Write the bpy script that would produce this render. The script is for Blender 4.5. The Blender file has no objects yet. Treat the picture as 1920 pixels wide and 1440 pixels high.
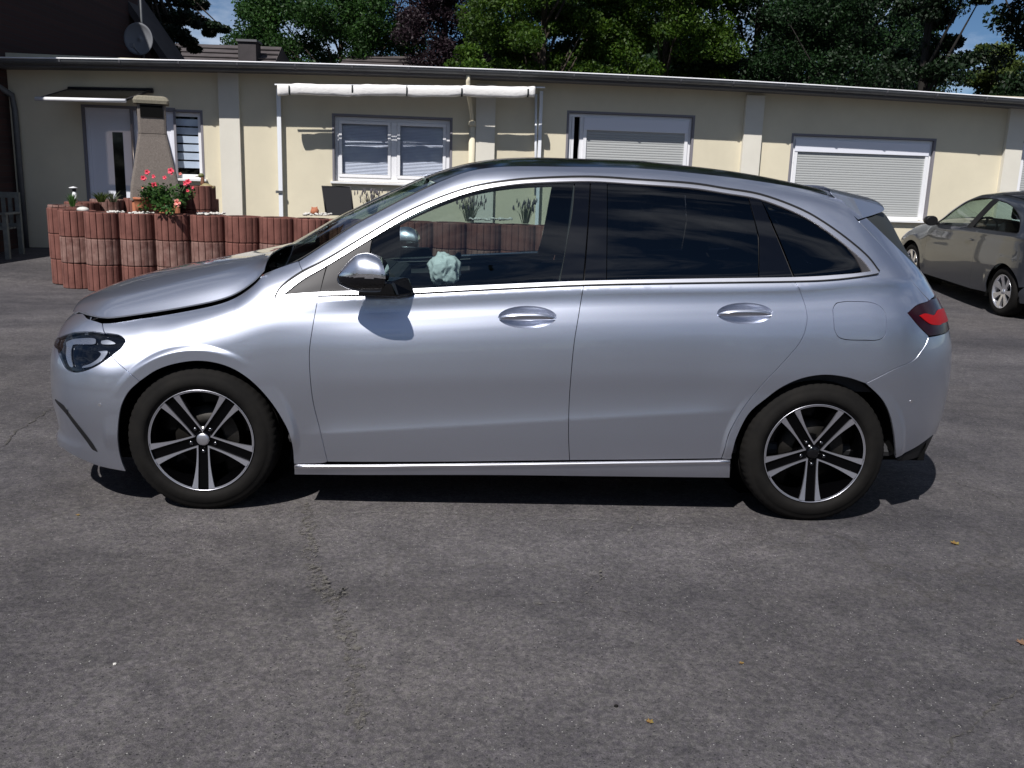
import bpy, bmesh, math, random
import numpy as np
from mathutils import Vector, Matrix
from mathutils.geometry import delaunay_2d_cdt
random.seed(7); rng=np.random.default_rng(7)
scene=bpy.context.scene; COL=scene.collection
R=math.radians
# ---------------------------------------------------------------- camera, world, sun
CP=[1.2053,-4.8336,1.5001,.0379,.2211,.0323,1738.78]
def _cam():
    X,Y,Z,yaw,pit,roll,f=CP
    cy,sy=math.cos(yaw),math.sin(yaw);cp,sp=math.cos(pit),math.sin(pit)
    fw=np.array([sy*cp,cy*cp,-sp]); r0=np.array([cy,-sy,0.]); u0=np.cross(r0,fw)
    cr,sr=math.cos(roll),math.sin(roll)
    return np.array([X,Y,Z]),cr*r0+sr*u0,-sr*r0+cr*u0,fw,f
CC,CR,CU,CF,CFL=_cam()
cd=bpy.data.cameras.new('camera'); cam=bpy.data.objects.new('camera',cd); COL.objects.link(cam)
cd.sensor_width=36; cd.lens=CFL/1920*36; cd.clip_end=600; cd.clip_start=.05
cam.matrix_world=Matrix(((CR[0],CU[0],-CF[0],CC[0]),(CR[1],CU[1],-CF[1],CC[1]),(CR[2],CU[2],-CF[2],CC[2]),(0,0,0,1)))
scene.camera=cam
SUN=Vector((.38,.73,-1.0)).normalized()          # direction the light travels
w=bpy.data.worlds.new('World'); scene.world=w; w.use_nodes=True
nt=w.node_tree; nt.nodes.clear()
sky=nt.nodes.new('ShaderNodeTexSky'); sky.sky_type='NISHITA'; sky.sun_disc=False
sky.sun_elevation=math.asin(-SUN.z); sky.sun_rotation=math.atan2(-SUN.x,-SUN.y)
sky.air_density=.62; sky.dust_density=.15; sky.ozone_density=2.2
bg=nt.nodes.new('ShaderNodeBackground'); bg.inputs[1].default_value=.06
hs=nt.nodes.new('ShaderNodeHueSaturation'); hs.inputs['Saturation'].default_value=1.15
# thin drifting cloud, the same over the whole sky
tc=nt.nodes.new('ShaderNodeTexCoord'); mp=nt.nodes.new('ShaderNodeMapping'); mp.inputs['Scale'].default_value=(1.2,1.2,3.2)
mp.inputs['Location'].default_value=(2.2,6.1,5.3)
cn=nt.nodes.new('ShaderNodeTexNoise'); cn.inputs['Scale'].default_value=3.2; cn.inputs['Detail'].default_value=8; cn.inputs['Roughness'].default_value=.6
cr_=nt.nodes.new('ShaderNodeValToRGB'); cr_.color_ramp.elements[0].position=.47; cr_.color_ramp.elements[1].position=.68
cr_.color_ramp.elements[0].color=(0,0,0,1); cr_.color_ramp.elements[1].color=(.5,.5,.5,1)
cm=nt.nodes.new('ShaderNodeMixRGB'); cm.inputs[2].default_value=(17,17.6,19,1)
out=nt.nodes.new('ShaderNodeOutputWorld'); L=nt.links.new
L(sky.outputs[0],hs.inputs['Color']); L(hs.outputs[0],cm.inputs[1])
L(tc.outputs['Generated'],mp.inputs[0]); L(mp.outputs[0],cn.inputs[0]); L(cn.outputs[0],cr_.inputs[0]); L(cr_.outputs[0],cm.inputs[0])
L(cm.outputs[0],bg.inputs[0]); L(bg.outputs[0],out.inputs[0])
sd=bpy.data.lights.new('sun','SUN'); sd.energy=5.0; sd.angle=R(.55); sd.color=(1,.97,.94)
so=bpy.data.objects.new('sun',sd); COL.objects.link(so); so.rotation_euler=SUN.to_track_quat('-Z','Y').to_euler()
so.location=(-8,-10,14)
scene.view_settings.view_transform='Standard'; scene.view_settings.look='None'
scene.view_settings.exposure=.15; scene.view_settings.gamma=1
scene.cycles.max_bounces=8; scene.cycles.transparent_max_bounces=12
try: scene.cycles.use_denoising=True
except Exception: pass

# ---------------------------------------------------------------- helpers
def project(P):
    d=np.asarray(P,float)-CC; z=d@CF
    return np.stack([960+d@CR/z*CFL,720-d@CU/z*CFL],-1)
def ray(px,py): return (px-960)/CFL*CR-(py-720)/CFL*CU+CF
def on(px,py,axis,val):
    d=ray(px,py); return CC+d*((val-CC[axis])/d[axis])
def atd(px,py,D): return CC+ray(px,py)*D
def tag(o,label=None,cat=None,group=None,kind=None):
    if label:o['label']=label
    if cat:o['category']=cat
    if group:o['group']=group
    if kind:o['kind']=kind
    return o
def thing(name,loc,label,cat,group=None,rz=0):
    o=bpy.data.objects.new(name,None); COL.objects.link(o); o.location=loc; o.rotation_euler=(0,0,rz)
    o.empty_display_size=.2
    return tag(o,label,cat,group)
def link(name,me,mat=None,parent=None,loc=(0,0,0),rot=(0,0,0)):
    o=bpy.data.objects.new(name,me); COL.objects.link(o)
    if mat is not None and len(me.materials)==0:
        me.materials.append(mat)
    o.location=loc; o.rotation_euler=rot
    if parent is not None:o.parent=parent
    return o
class MB:
    def __init__(s): s.v=[];s.f=[];s.sm=[]
    def add(s,vs,fs,smooth=False):
        b=len(s.v); s.v+= [tuple(map(float,v)) for v in vs]; s.f+=[tuple(b+i for i in f) for f in fs]; s.sm+=[smooth]*len(fs); return s
    def box(s,x0,x1,y0,y1,z0,z1):
        v=[(x,y,z) for z in (z0,z1) for y in (y0,y1) for x in (x0,x1)]
        return s.add(v,[(0,2,3,1),(4,5,7,6),(0,1,5,4),(2,6,7,3),(0,4,6,2),(1,3,7,5)])
    def hexa(s,q0,q1):   # two quads joined
        v=list(q0)+list(q1); n=len(q0)
        return s.add(v,[tuple(reversed(range(n))),tuple(range(n,2*n))]+[(i,(i+1)%n,n+(i+1)%n,n+i) for i in range(n)])
    def loft(s,rings,close=True,caps=True,smooth=True):
        n=len(rings[0]); v=[p for r in rings for p in r]; f=[]
        for i in range(len(rings)-1):
            for j in range(n if close else n-1):
                k=(j+1)%n; f.append((i*n+j,i*n+k,(i+1)*n+k,(i+1)*n+j))
        b=len(s.v); s.add(v,f,smooth)
        if caps and close:
            s.f.append(tuple(b+i for i in reversed(range(n)))); s.sm.append(False)
            s.f.append(tuple(b+(len(rings)-1)*n+i for i in range(n))); s.sm.append(False)
        return s
    def tube(s,pts,r,n=8,caps=True):
        pts=[Vector(p) for p in pts]; rs=r if isinstance(r,(list,tuple)) else [r]*len(pts); rings=[]
        ref=None
        for i,p in enumerate(pts):
            t=(pts[min(i+1,len(pts)-1)]-pts[max(i-1,0)]).normalized()
            if ref is None: ref=Vector((0,0,1)) if abs(t.z)<.9 else Vector((1,0,0))
            u=t.cross(ref).normalized(); ww=u.cross(t); ref=ww if ww.length>.1 else ref
            rings.append([p+rs[i]*(math.cos(a)*u+math.sin(a)*ww) for a in [2*math.pi*k/n for k in range(n)]])
        return s.loft(rings,True,caps)
    def lathe(s,prof,n=32,axis='z',c=(0,0,0),smooth=True):
        v=[];f=[];m=len(prof)
        for i in range(n):
            a=2*math.pi*i/n
            for r,h in prof:
                if axis=='z': v.append((c[0]+r*math.cos(a),c[1]+r*math.sin(a),c[2]+h))
                else: v.append((c[0]+r*math.cos(a),c[1]+h,c[2]+r*math.sin(a)))
        for i in range(n):
            k=(i+1)%n
            for j in range(m-1): f.append((i*m+j,k*m+j,k*m+j+1,i*m+j+1))
        return s.add(v,f,smooth)
    def poly(s,pts,vec):  # prism
        a=[Vector(p) for p in pts]; b=[p+Vector(vec) for p in a]
        return s.hexa(a,b)
    def mesh(s,name):
        me=bpy.data.meshes.new(name); me.from_pydata(s.v,[],s.f)
        me.polygons.foreach_set('use_smooth',s.sm); me.update()
        return me
    def build(s,name,mat,parent=None,loc=(0,0,0),rot=(0,0,0),fix=True,bevel=0):
        me=s.mesh(name)
        if fix:
            bm=bmesh.new(); bm.from_mesh(me); bmesh.ops.recalc_face_normals(bm,faces=bm.faces); bm.to_mesh(me); bm.free()
        o=link(name,me,mat,parent,loc,rot)
        if bevel:
            m=o.modifiers.new('b','BEVEL'); m.width=bevel; m.segments=2; m.limit_method='ANGLE'
        return o
def catmull(p,n=6,closed=False):
    p=[np.array(q,float) for q in p]
    if len(p)<3 and not closed: return [p[0]+(p[-1]-p[0])*i/n for i in range(n)]+[p[-1]]
    out=[];N=len(p)
    for i in range(N if closed else N-1):
        if closed: a,b,c,d=p[i-1],p[i],p[(i+1)%N],p[(i+2)%N]
        else: a=p[i-1] if i else 2*p[0]-p[1]; b=p[i]; c=p[i+1]; d=p[i+2] if i+2<N else 2*p[-1]-p[-2]
        for k in range(n):
            t=k/n; out.append(.5*((2*b)+(c-a)*t+(2*a-5*b+4*c-d)*t*t+(3*b-a-3*c+d)*t**3))
    if not closed: out.append(p[-1])
    return out

# ---------------------------------------------------------------- materials
MATS={}
def nodes(m): return m.node_tree.nodes,m.node_tree.links.new
def pm(name,col,rough=.5,metal=0.,coat=0.,noise=None,bump=None,spec=.5,coat_rough=.03,col2=None,island=0.,trans=0.,emis=None,coord='Object'):
    """principled with optional colour noise (scale, amount[, col2]) and bump (scale,strength,distance)"""
    m=bpy.data.materials.new(name); m.use_nodes=True; n,l=nodes(m); b=n['Principled BSDF']
    b.inputs['Base Color'].default_value=(*col,1); b.inputs['Roughness'].default_value=rough; b.inputs['Metallic'].default_value=metal
    b.inputs['Coat Weight'].default_value=coat; b.inputs['Coat Roughness'].default_value=coat_rough; b.inputs['Specular IOR Level'].default_value=spec
    tc=n.new('ShaderNodeTexCoord'); src=None
    if noise:
        nz=n.new('ShaderNodeTexNoise'); nz.inputs['Scale'].default_value=noise[0]; nz.inputs['Detail'].default_value=6; nz.inputs['Roughness'].default_value=.65
        l(tc.outputs[coord],nz.inputs['Vector'])
        cr=n.new('ShaderNodeValToRGB'); cr.color_ramp.elements[0].position=.3; cr.color_ramp.elements[1].position=.7
        k=noise[1]; c2=col2 or tuple(min(1,c*(1+k)) for c in col); c1=tuple(c*(1-k) for c in col)
        cr.color_ramp.elements[0].color=(*c1,1); cr.color_ramp.elements[1].color=(*c2,1)
        l(nz.outputs[0],cr.inputs[0]); l(cr.outputs[0],b.inputs['Base Color']); src=cr.outputs[0]
    if island:
        g=n.new('ShaderNodeNewGeometry'); h=n.new('ShaderNodeHueSaturation')
        mr=n.new('ShaderNodeMapRange'); mr.inputs['To Min'].default_value=1-island; mr.inputs['To Max'].default_value=1+island
        l(g.outputs['Random Per Island'],mr.inputs[0]); l(mr.outputs[0],h.inputs['Value'])
        if src: l(src,h.inputs['Color'])
        else: h.inputs['Color'].default_value=(*col,1)
        l(h.outputs[0],b.inputs['Base Color'])
    if bump:
        nz=n.new('ShaderNodeTexNoise'); nz.inputs['Scale'].default_value=bump[0]; nz.inputs['Detail'].default_value=5
        l(tc.outputs[coord],nz.inputs['Vector']); bp=n.new('ShaderNodeBump'); bp.inputs['Strength'].default_value=bump[1]; bp.inputs['Distance'].default_value=bump[2] if len(bump)>2 else .01
        l(nz.outputs[0],bp.inputs['Height']); l(bp.outputs[0],b.inputs['Normal'])
    MATS[name]=m; return m
def glassmat(name,tint,gl=1.5,rough=0.0):
    m=bpy.data.materials.new(name); m.use_nodes=True; n,l=nodes(m); n.clear()
    o=n.new('ShaderNodeOutputMaterial'); t=n.new('ShaderNodeBsdfTransparent'); t.inputs[0].default_value=(*tint,1)
    g=n.new('ShaderNodeBsdfGlossy'); g.inputs['Roughness'].default_value=rough
    lw=n.new('ShaderNodeLayerWeight'); lw.inputs[0].default_value=.5; pw=n.new('ShaderNodeMath'); pw.operation='POWER'; pw.inputs[1].default_value=5.; l(lw.outputs['Facing'],pw.inputs[0])
    f=n.new('ShaderNodeMapRange'); f.inputs['To Min'].default_value=((gl-1)/(gl+1))**2*1.15; f.inputs['To Max'].default_value=1.; l(pw.outputs[0],f.inputs[0])
    mx=n.new('ShaderNodeMixShader'); l(f.outputs[0],mx.inputs[0]); l(t.outputs[0],mx.inputs[1]); l(g.outputs[0],mx.inputs[2]); l(mx.outputs[0],o.inputs[0])
    MATS[name]=m; return m
def leafmat(name,c,c2,tr=.35,rough=.55):
    m=bpy.data.materials.new(name); m.use_nodes=True; n,l=nodes(m); b=n['Principled BSDF']; o=n['Material Output']
    g=n.new('ShaderNodeNewGeometry'); cr=n.new('ShaderNodeValToRGB'); cr.color_ramp.elements[0].color=(*c,1); cr.color_ramp.elements[1].color=(*c2,1)
    l(g.outputs['Random Per Island'],cr.inputs[0])
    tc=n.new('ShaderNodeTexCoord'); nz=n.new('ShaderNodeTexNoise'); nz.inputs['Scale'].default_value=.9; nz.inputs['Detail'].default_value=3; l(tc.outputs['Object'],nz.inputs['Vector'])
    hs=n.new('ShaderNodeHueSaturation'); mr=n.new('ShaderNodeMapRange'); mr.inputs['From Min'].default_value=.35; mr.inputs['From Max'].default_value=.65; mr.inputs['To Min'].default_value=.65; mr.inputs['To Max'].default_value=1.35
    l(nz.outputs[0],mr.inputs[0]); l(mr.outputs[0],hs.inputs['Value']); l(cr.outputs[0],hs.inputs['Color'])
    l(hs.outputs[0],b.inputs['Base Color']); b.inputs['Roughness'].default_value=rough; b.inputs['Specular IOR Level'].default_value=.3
    t=n.new('ShaderNodeBsdfTranslucent'); l(hs.outputs[0],t.inputs[0]); mx=n.new('ShaderNodeMixShader'); mx.inputs[0].default_value=tr
    l(b.outputs[0],mx.inputs[1]); l(t.outputs[0],mx.inputs[2]); l(mx.outputs[0],o.inputs[0]); MATS[name]=m; return m
def asphalt():
    m=bpy.data.materials.new('asphalt'); m.use_nodes=True; n,l=nodes(m); b=n['Principled BSDF']
    tc=n.new('ShaderNodeTexCoord'); P=tc.outputs['Object']
    def nz(s,d=5,r=.6,dist=0,vec=None):
        q=n.new('ShaderNodeTexNoise'); q.inputs['Scale'].default_value=s; q.inputs['Detail'].default_value=d; q.inputs['Roughness'].default_value=r; q.inputs['Distortion'].default_value=dist
        l(vec or P,q.inputs['Vector']); return q.outputs[0]
    def ramp(i,p0,c0,p1,c1):
        q=n.new('ShaderNodeValToRGB'); q.color_ramp.elements[0].position=p0;q.color_ramp.elements[1].position=p1
        q.color_ramp.elements[0].color=(*c0,1);q.color_ramp.elements[1].color=(*c1,1); l(i,q.inputs[0]); return q.outputs[0]
    def mix(f,a,c,mode='MIX'):
        q=n.new('ShaderNodeMixRGB'); q.blend_type=mode
        for k,v in ((0,f),(1,a),(2,c)):
            if hasattr(v,'is_output'): l(v,q.inputs[k])
            elif isinstance(v,tuple): q.inputs[k].default_value=(*v,1)
            else: q.inputs[k].default_value=v
        return q.outputs[0]
    st=n.new('ShaderNodeMapping'); st.inputs['Scale'].default_value=(.55,1.6,1); l(P,st.inputs[0])
    base=ramp(nz(.55,7,.62,.6,st.outputs[0]),.36,(.045,.045,.050),.64,(.095,.093,.096))
    warm=ramp(nz(.28,4,.5),.45,(0,0,0),.7,(.4,.4,.4)); c=mix(warm,base,(.110,.102,.092))
    fine=ramp(nz(260,3,.7),.30,(.42,.42,.43),.72,(1.62,1.6,1.58)); c=mix(.85,c,fine,'MULTIPLY')
    med=ramp(nz(38,5,.7),.3,(.62,.62,.64),.7,(1.38,1.38,1.36)); c=mix(.85,c,med,'MULTIPLY')
    blo=ramp(nz(5.5,6,.65,.8),.35,(.80,.80,.81),.68,(1.22,1.21,1.20)); c=mix(.9,c,blo,'MULTIPLY')
    for sc_,am in ((120,.42),(62,.20)):
        vc=n.new('ShaderNodeTexVoronoi'); vc.inputs['Scale'].default_value=sc_; l(P,vc.inputs['Vector'])
        sp_=n.new('ShaderNodeSeparateColor'); l(vc.outputs['Color'],sp_.inputs[0])
        tint=ramp(sp_.outputs[0],.05,(.50,.49,.53),.95,(1.52,1.50,1.46)); wt=ramp(sp_.outputs[1],.0,(1.03,.99,1.05),1.,(1.0,1.0,.95)); c=mix(am,c,tint,'MULTIPLY'); c=mix(.6,c,wt,'MULTIPLY')
    vo=n.new('ShaderNodeTexVoronoi'); vo.inputs['Scale'].default_value=95; l(P,vo.inputs['Vector'])
    sel=n.new('ShaderNodeSeparateColor'); l(vo.outputs['Color'],sel.inputs[0])
    lt=n.new('ShaderNodeMath'); lt.operation='LESS_THAN'; lt.inputs[1].default_value=.17; l(vo.outputs['Distance'],lt.inputs[0])
    gt=n.new('ShaderNodeMath'); gt.operation='GREATER_THAN'; gt.inputs[1].default_value=.93; l(sel.outputs[0],gt.inputs[0])
    mu=n.new('ShaderNodeMath'); mu.operation='MULTIPLY'; l(lt.outputs[0],mu.inputs[0]); l(gt.outputs[0],mu.inputs[1])
    c=mix(mu.outputs[0],c,(.38,.37,.35))
    gd=n.new('ShaderNodeMath'); gd.operation='GREATER_THAN'; gd.inputs[1].default_value=.9; l(sel.outputs[1],gd.inputs[0])
    l2=n.new('ShaderNodeMath'); l2.operation='LESS_THAN'; l2.inputs[1].default_value=.3; l(vo.outputs['Distance'],l2.inputs[0])
    m2=n.new('ShaderNodeMath'); m2.operation='MULTIPLY'; l(l2.outputs[0],m2.inputs[0]); l(gd.outputs[0],m2.inputs[1]); c=mix(m2.outputs[0],c,(.028,.027,.028))
    # hairline cracks along large cells, only where a broad noise allows them
    wv=n.new('ShaderNodeTexVoronoi'); wv.feature='DISTANCE_TO_EDGE'; wv.inputs['Scale'].default_value=.62
    wn=n.new('ShaderNodeTexNoise'); wn.inputs['Scale'].default_value=2.6; wn.inputs['Detail'].default_value=7; l(P,wn.inputs['Vector'])
    va=n.new('ShaderNodeVectorMath'); va.operation='SCALE'; va.inputs['Scale'].default_value=.55; l(wn.outputs['Color'],va.inputs[0])
    vb=n.new('ShaderNodeVectorMath'); l(P,vb.inputs[0]); l(va.outputs[0],vb.inputs[1]); l(vb.outputs[0],wv.inputs['Vector'])
    ce=ramp(wv.outputs['Distance'],.003,(1,1,1),.009,(0,0,0)); al=ramp(nz(.42,3),.5,(0,0,0),.62,(.28,.28,.28)); cf=mix(1.0,ce,al,'MULTIPLY')
    c=mix(cf,c,(.035,.031,.024))
    l(c,b.inputs['Base Color']); b.inputs['Roughness'].default_value=.85; b.inputs['Specular IOR Level'].default_value=.25
    bp=n.new('ShaderNodeBump'); bp.inputs['Strength'].default_value=.55; bp.inputs['Distance'].default_value=.006; l(nz(190,4,.75),bp.inputs['Height'])
    l(bp.outputs[0],b.inputs['Normal']); return m
M=dict(
 asphalt=asphalt(),
 plaster=pm('plaster',(.66,.60,.455),.9,noise=(.8,.08),bump=(160,.5,.004),spec=.2),
 pilaster=pm('pilaster_plaster',(.67,.64,.56),.9,noise=(1.3,.05),bump=(160,.4,.004),spec=.2),
 greytrim=pm('grey_reveal',(.20,.19,.21),.8),
 white=pm('white_plastic',(.78,.78,.80),.35,spec=.5), whitepaint=pm('white_paint',(.72,.72,.72),.5,noise=(6,.06)),
 doorwhite=pm('door_white',(.74,.75,.82),.35), black=pm('black_plastic',(.008,.008,.009),.5,spec=.3), blackgloss=pm('black_gloss',(.003,.003,.004),.05,spec=.6),
 rubber=pm('tyre_rubber',(.0085,.008,.008),.8,noise=(7,.3),col2=(.012,.011,.010),spec=.12,bump=(300,.15,.001)),
 shutter=pm('shutter_grey',(.38,.39,.385),.55), zinc=pm('zinc',(.12,.125,.13),.5,.3,noise=(5,.2)), zincdark=pm('zinc_shade',(.10,.10,.11),.6),
 stone=pm('red_concrete',(.165,.056,.042),.92,noise=(5,.38),bump=(130,.7,.004),col2=(.205,.082,.063)),
 stonepale=pm('red_concrete_bleached',(.175,.070,.055),.92,noise=(9,.35),bump=(130,.7,.004),col2=(.25,.15,.125)),
 soil=pm('soil',(.05,.038,.028),.95,noise=(20,.4),bump=(60,.8,.02)),
 pebble=pm('pebble',(.55,.53,.49),.7,noise=(9,.2)),
 concrete=pm('aggregate_concrete',(.165,.14,.122),.95,noise=(90,.35),bump=(120,.8,.006)),
 concretecap=pm('cap_concrete',(.20,.18,.135),.95,noise=(60,.3),bump=(110,.8,.006)),
 terracotta=pm('terracotta',(.42,.15,.075),.8,noise=(8,.25)),
 rimsilver=pm('alloy_silver',(.72,.72,.76),.3,.9,coat=.3), paint=None, chrome=pm('chrome',(.80,.80,.82),.16,1.), satin=pm('satin_alu',(.74,.74,.78),.36,1.),
 rimface=pm('machined_rim',(.60,.60,.66),.34,.9,coat=.2), rimblack=pm('rim_black',(.0012,.0012,.0015),.15,spec=.14), darkchrome=pm('dark_chrome',(.16,.16,.17),.2,1.), brake=pm('brake_metal',(.022,.020,.018),.5,.7,noise=(20,.3)),
 under=pm('underbody',(.004,.004,.004),.9,spec=.1), interior=pm('interior_dark',(.022,.022,.025),.75,noise=(12,.2)), interior2=pm('interior_grey',(.07,.072,.08),.7),
 airbag=pm('airbag_cloth',(.72,.76,.76),.85,bump=(40,.4,.01)), sail=pm('sail_grey',(.030,.028,.030),.5,spec=.3), seal=pm('rubber_seal',(.02,.022,.02),.6),
 lampred=pm('lamp_red',(.30,.002,.003),.5,spec=.2), lampdark=pm('lamp_dark_red',(.014,.001,.003),.2,spec=.3), lampchrome=pm('lamp_reflector',(.46,.46,.51),.25,.8),
 glassfront=glassmat('window_glass_clear',(.58,.67,.66),1.62), glassdark=glassmat('window_glass_privacy',(.03,.034,.04),1.65), windscreen=glassmat('windscreen_glass',(.55,.66,.62)),
 lampglass=glassmat('lamp_glass',(.8,.83,.85)), pane=glassmat('window_pane',(.80,.84,.90),1.4), roofglass=pm('roof_black_glass',(.006,.007,.009),.10,spec=.4),
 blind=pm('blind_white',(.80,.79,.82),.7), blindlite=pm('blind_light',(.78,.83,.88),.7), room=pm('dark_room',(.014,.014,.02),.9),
 awning=pm('awning_cloth',(.76,.74,.72),.85,bump=(25,.5,.012)), whitecol=pm('white_powdercoat',(.80,.82,.85),.4), strap=pm('strap',(.015,.02,.02),.7), alu=pm('awning_alu',(.68,.70,.72),.35,.5),
 canopyglass=glassmat('canopy_acrylic',(.33,.30,.28),1.45,.15),
 greypaint=None, benchwood=pm('bench_wood',(.16,.17,.155),.8,noise=(12,.25)), steel=pm('brushed_steel',(.5,.5,.5),.3,1.),
 rattan=pm('chair_mesh',(.014,.014,.017),.8,bump=(200,.5,.003)), duckm=pm('duck_glaze',(.33,.27,.13),.55,noise=(14,.35)), duckhead=pm('duck_head',(.12,.13,.04),.55), duckneck=pm('duck_neck',(.20,.09,.05),.6),
 barkdark=pm('bark_dark',(.012,.010,.008),.95), bark=pm('bark',(.06,.045,.035),.95,noise=(9,.4),bump=(30,.9,.03)), rosepink=pm('rose_petal',(.80,.10,.15),.6,island=.25), rosepale=pm('rose_petal_pale',(.85,.32,.27),.6,island=.2),
 stem=pm('green_stem',(.05,.07,.02),.7), dish=pm('dish_grey',(.15,.155,.17),.6), mirrorglass=pm('mirror_glass',(.6,.62,.65),.03,1.),
)
def rooftile(name,c,c2,s=3.2):
    m=pm(name,c,.85,noise=(3,.25)); n,l=nodes(m); b=n['Principled BSDF']; tc=n.new('ShaderNodeTexCoord')
    return m
M['tileroof']=pm('roof_tiles_brown',(.062,.052,.052),.8,noise=(2.5,.3)); M['tiledark']=pm('roof_tiles_dark',(.04,.034,.036),.8,noise=(2.5,.3))
def carpaint(name,col,metal,rough,coat=1.,flake=900):
    m=pm(name,col,rough,metal,coat,coat_rough=.02); n,l=nodes(m); b=n['Principled BSDF']
    tc=n.new('ShaderNodeTexCoord'); v=n.new('ShaderNodeTexVoronoi'); v.inputs['Scale'].default_value=flake; l(tc.outputs['Object'],v.inputs['Vector'])
    mx=n.new('ShaderNodeMixRGB'); mx.blend_type='MULTIPLY'; mx.inputs[0].default_value=.10; mx.inputs[1].default_value=(*col,1); l(v.outputs['Color'],mx.inputs[2])
    l(mx.outputs[0],b.inputs['Base Color']); return m
M['paint']=carpaint('silver_paint',(.58,.61,.70),.98,.38)
M['greypaint']=carpaint('grey_paint',(.036,.040,.050),.4,.36)
def brickmat():
    m=bpy.data.materials.new('dark_brick'); m.use_nodes=True; n,l=nodes(m); b=n['Principled BSDF']
    tc=n.new('ShaderNodeTexCoord'); mp=n.new('ShaderNodeMapping'); mp.inputs['Rotation'].default_value=(R(90),0,0); l(tc.outputs['Object'],mp.inputs[0])
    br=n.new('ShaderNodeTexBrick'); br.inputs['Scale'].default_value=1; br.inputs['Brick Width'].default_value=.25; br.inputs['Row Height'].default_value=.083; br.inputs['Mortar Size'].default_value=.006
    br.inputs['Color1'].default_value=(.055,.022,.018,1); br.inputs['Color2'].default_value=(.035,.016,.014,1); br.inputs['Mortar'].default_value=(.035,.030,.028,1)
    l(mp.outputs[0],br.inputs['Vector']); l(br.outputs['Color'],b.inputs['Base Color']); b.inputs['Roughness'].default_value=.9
    bp=n.new('ShaderNodeBump'); bp.inputs['Strength'].default_value=.6; bp.inputs['Distance'].default_value=.01; bp.invert=True; l(br.outputs['Fac'],bp.inputs['Height']); l(bp.outputs[0],b.inputs['Normal']); return m
M['brick']=brickmat()
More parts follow.
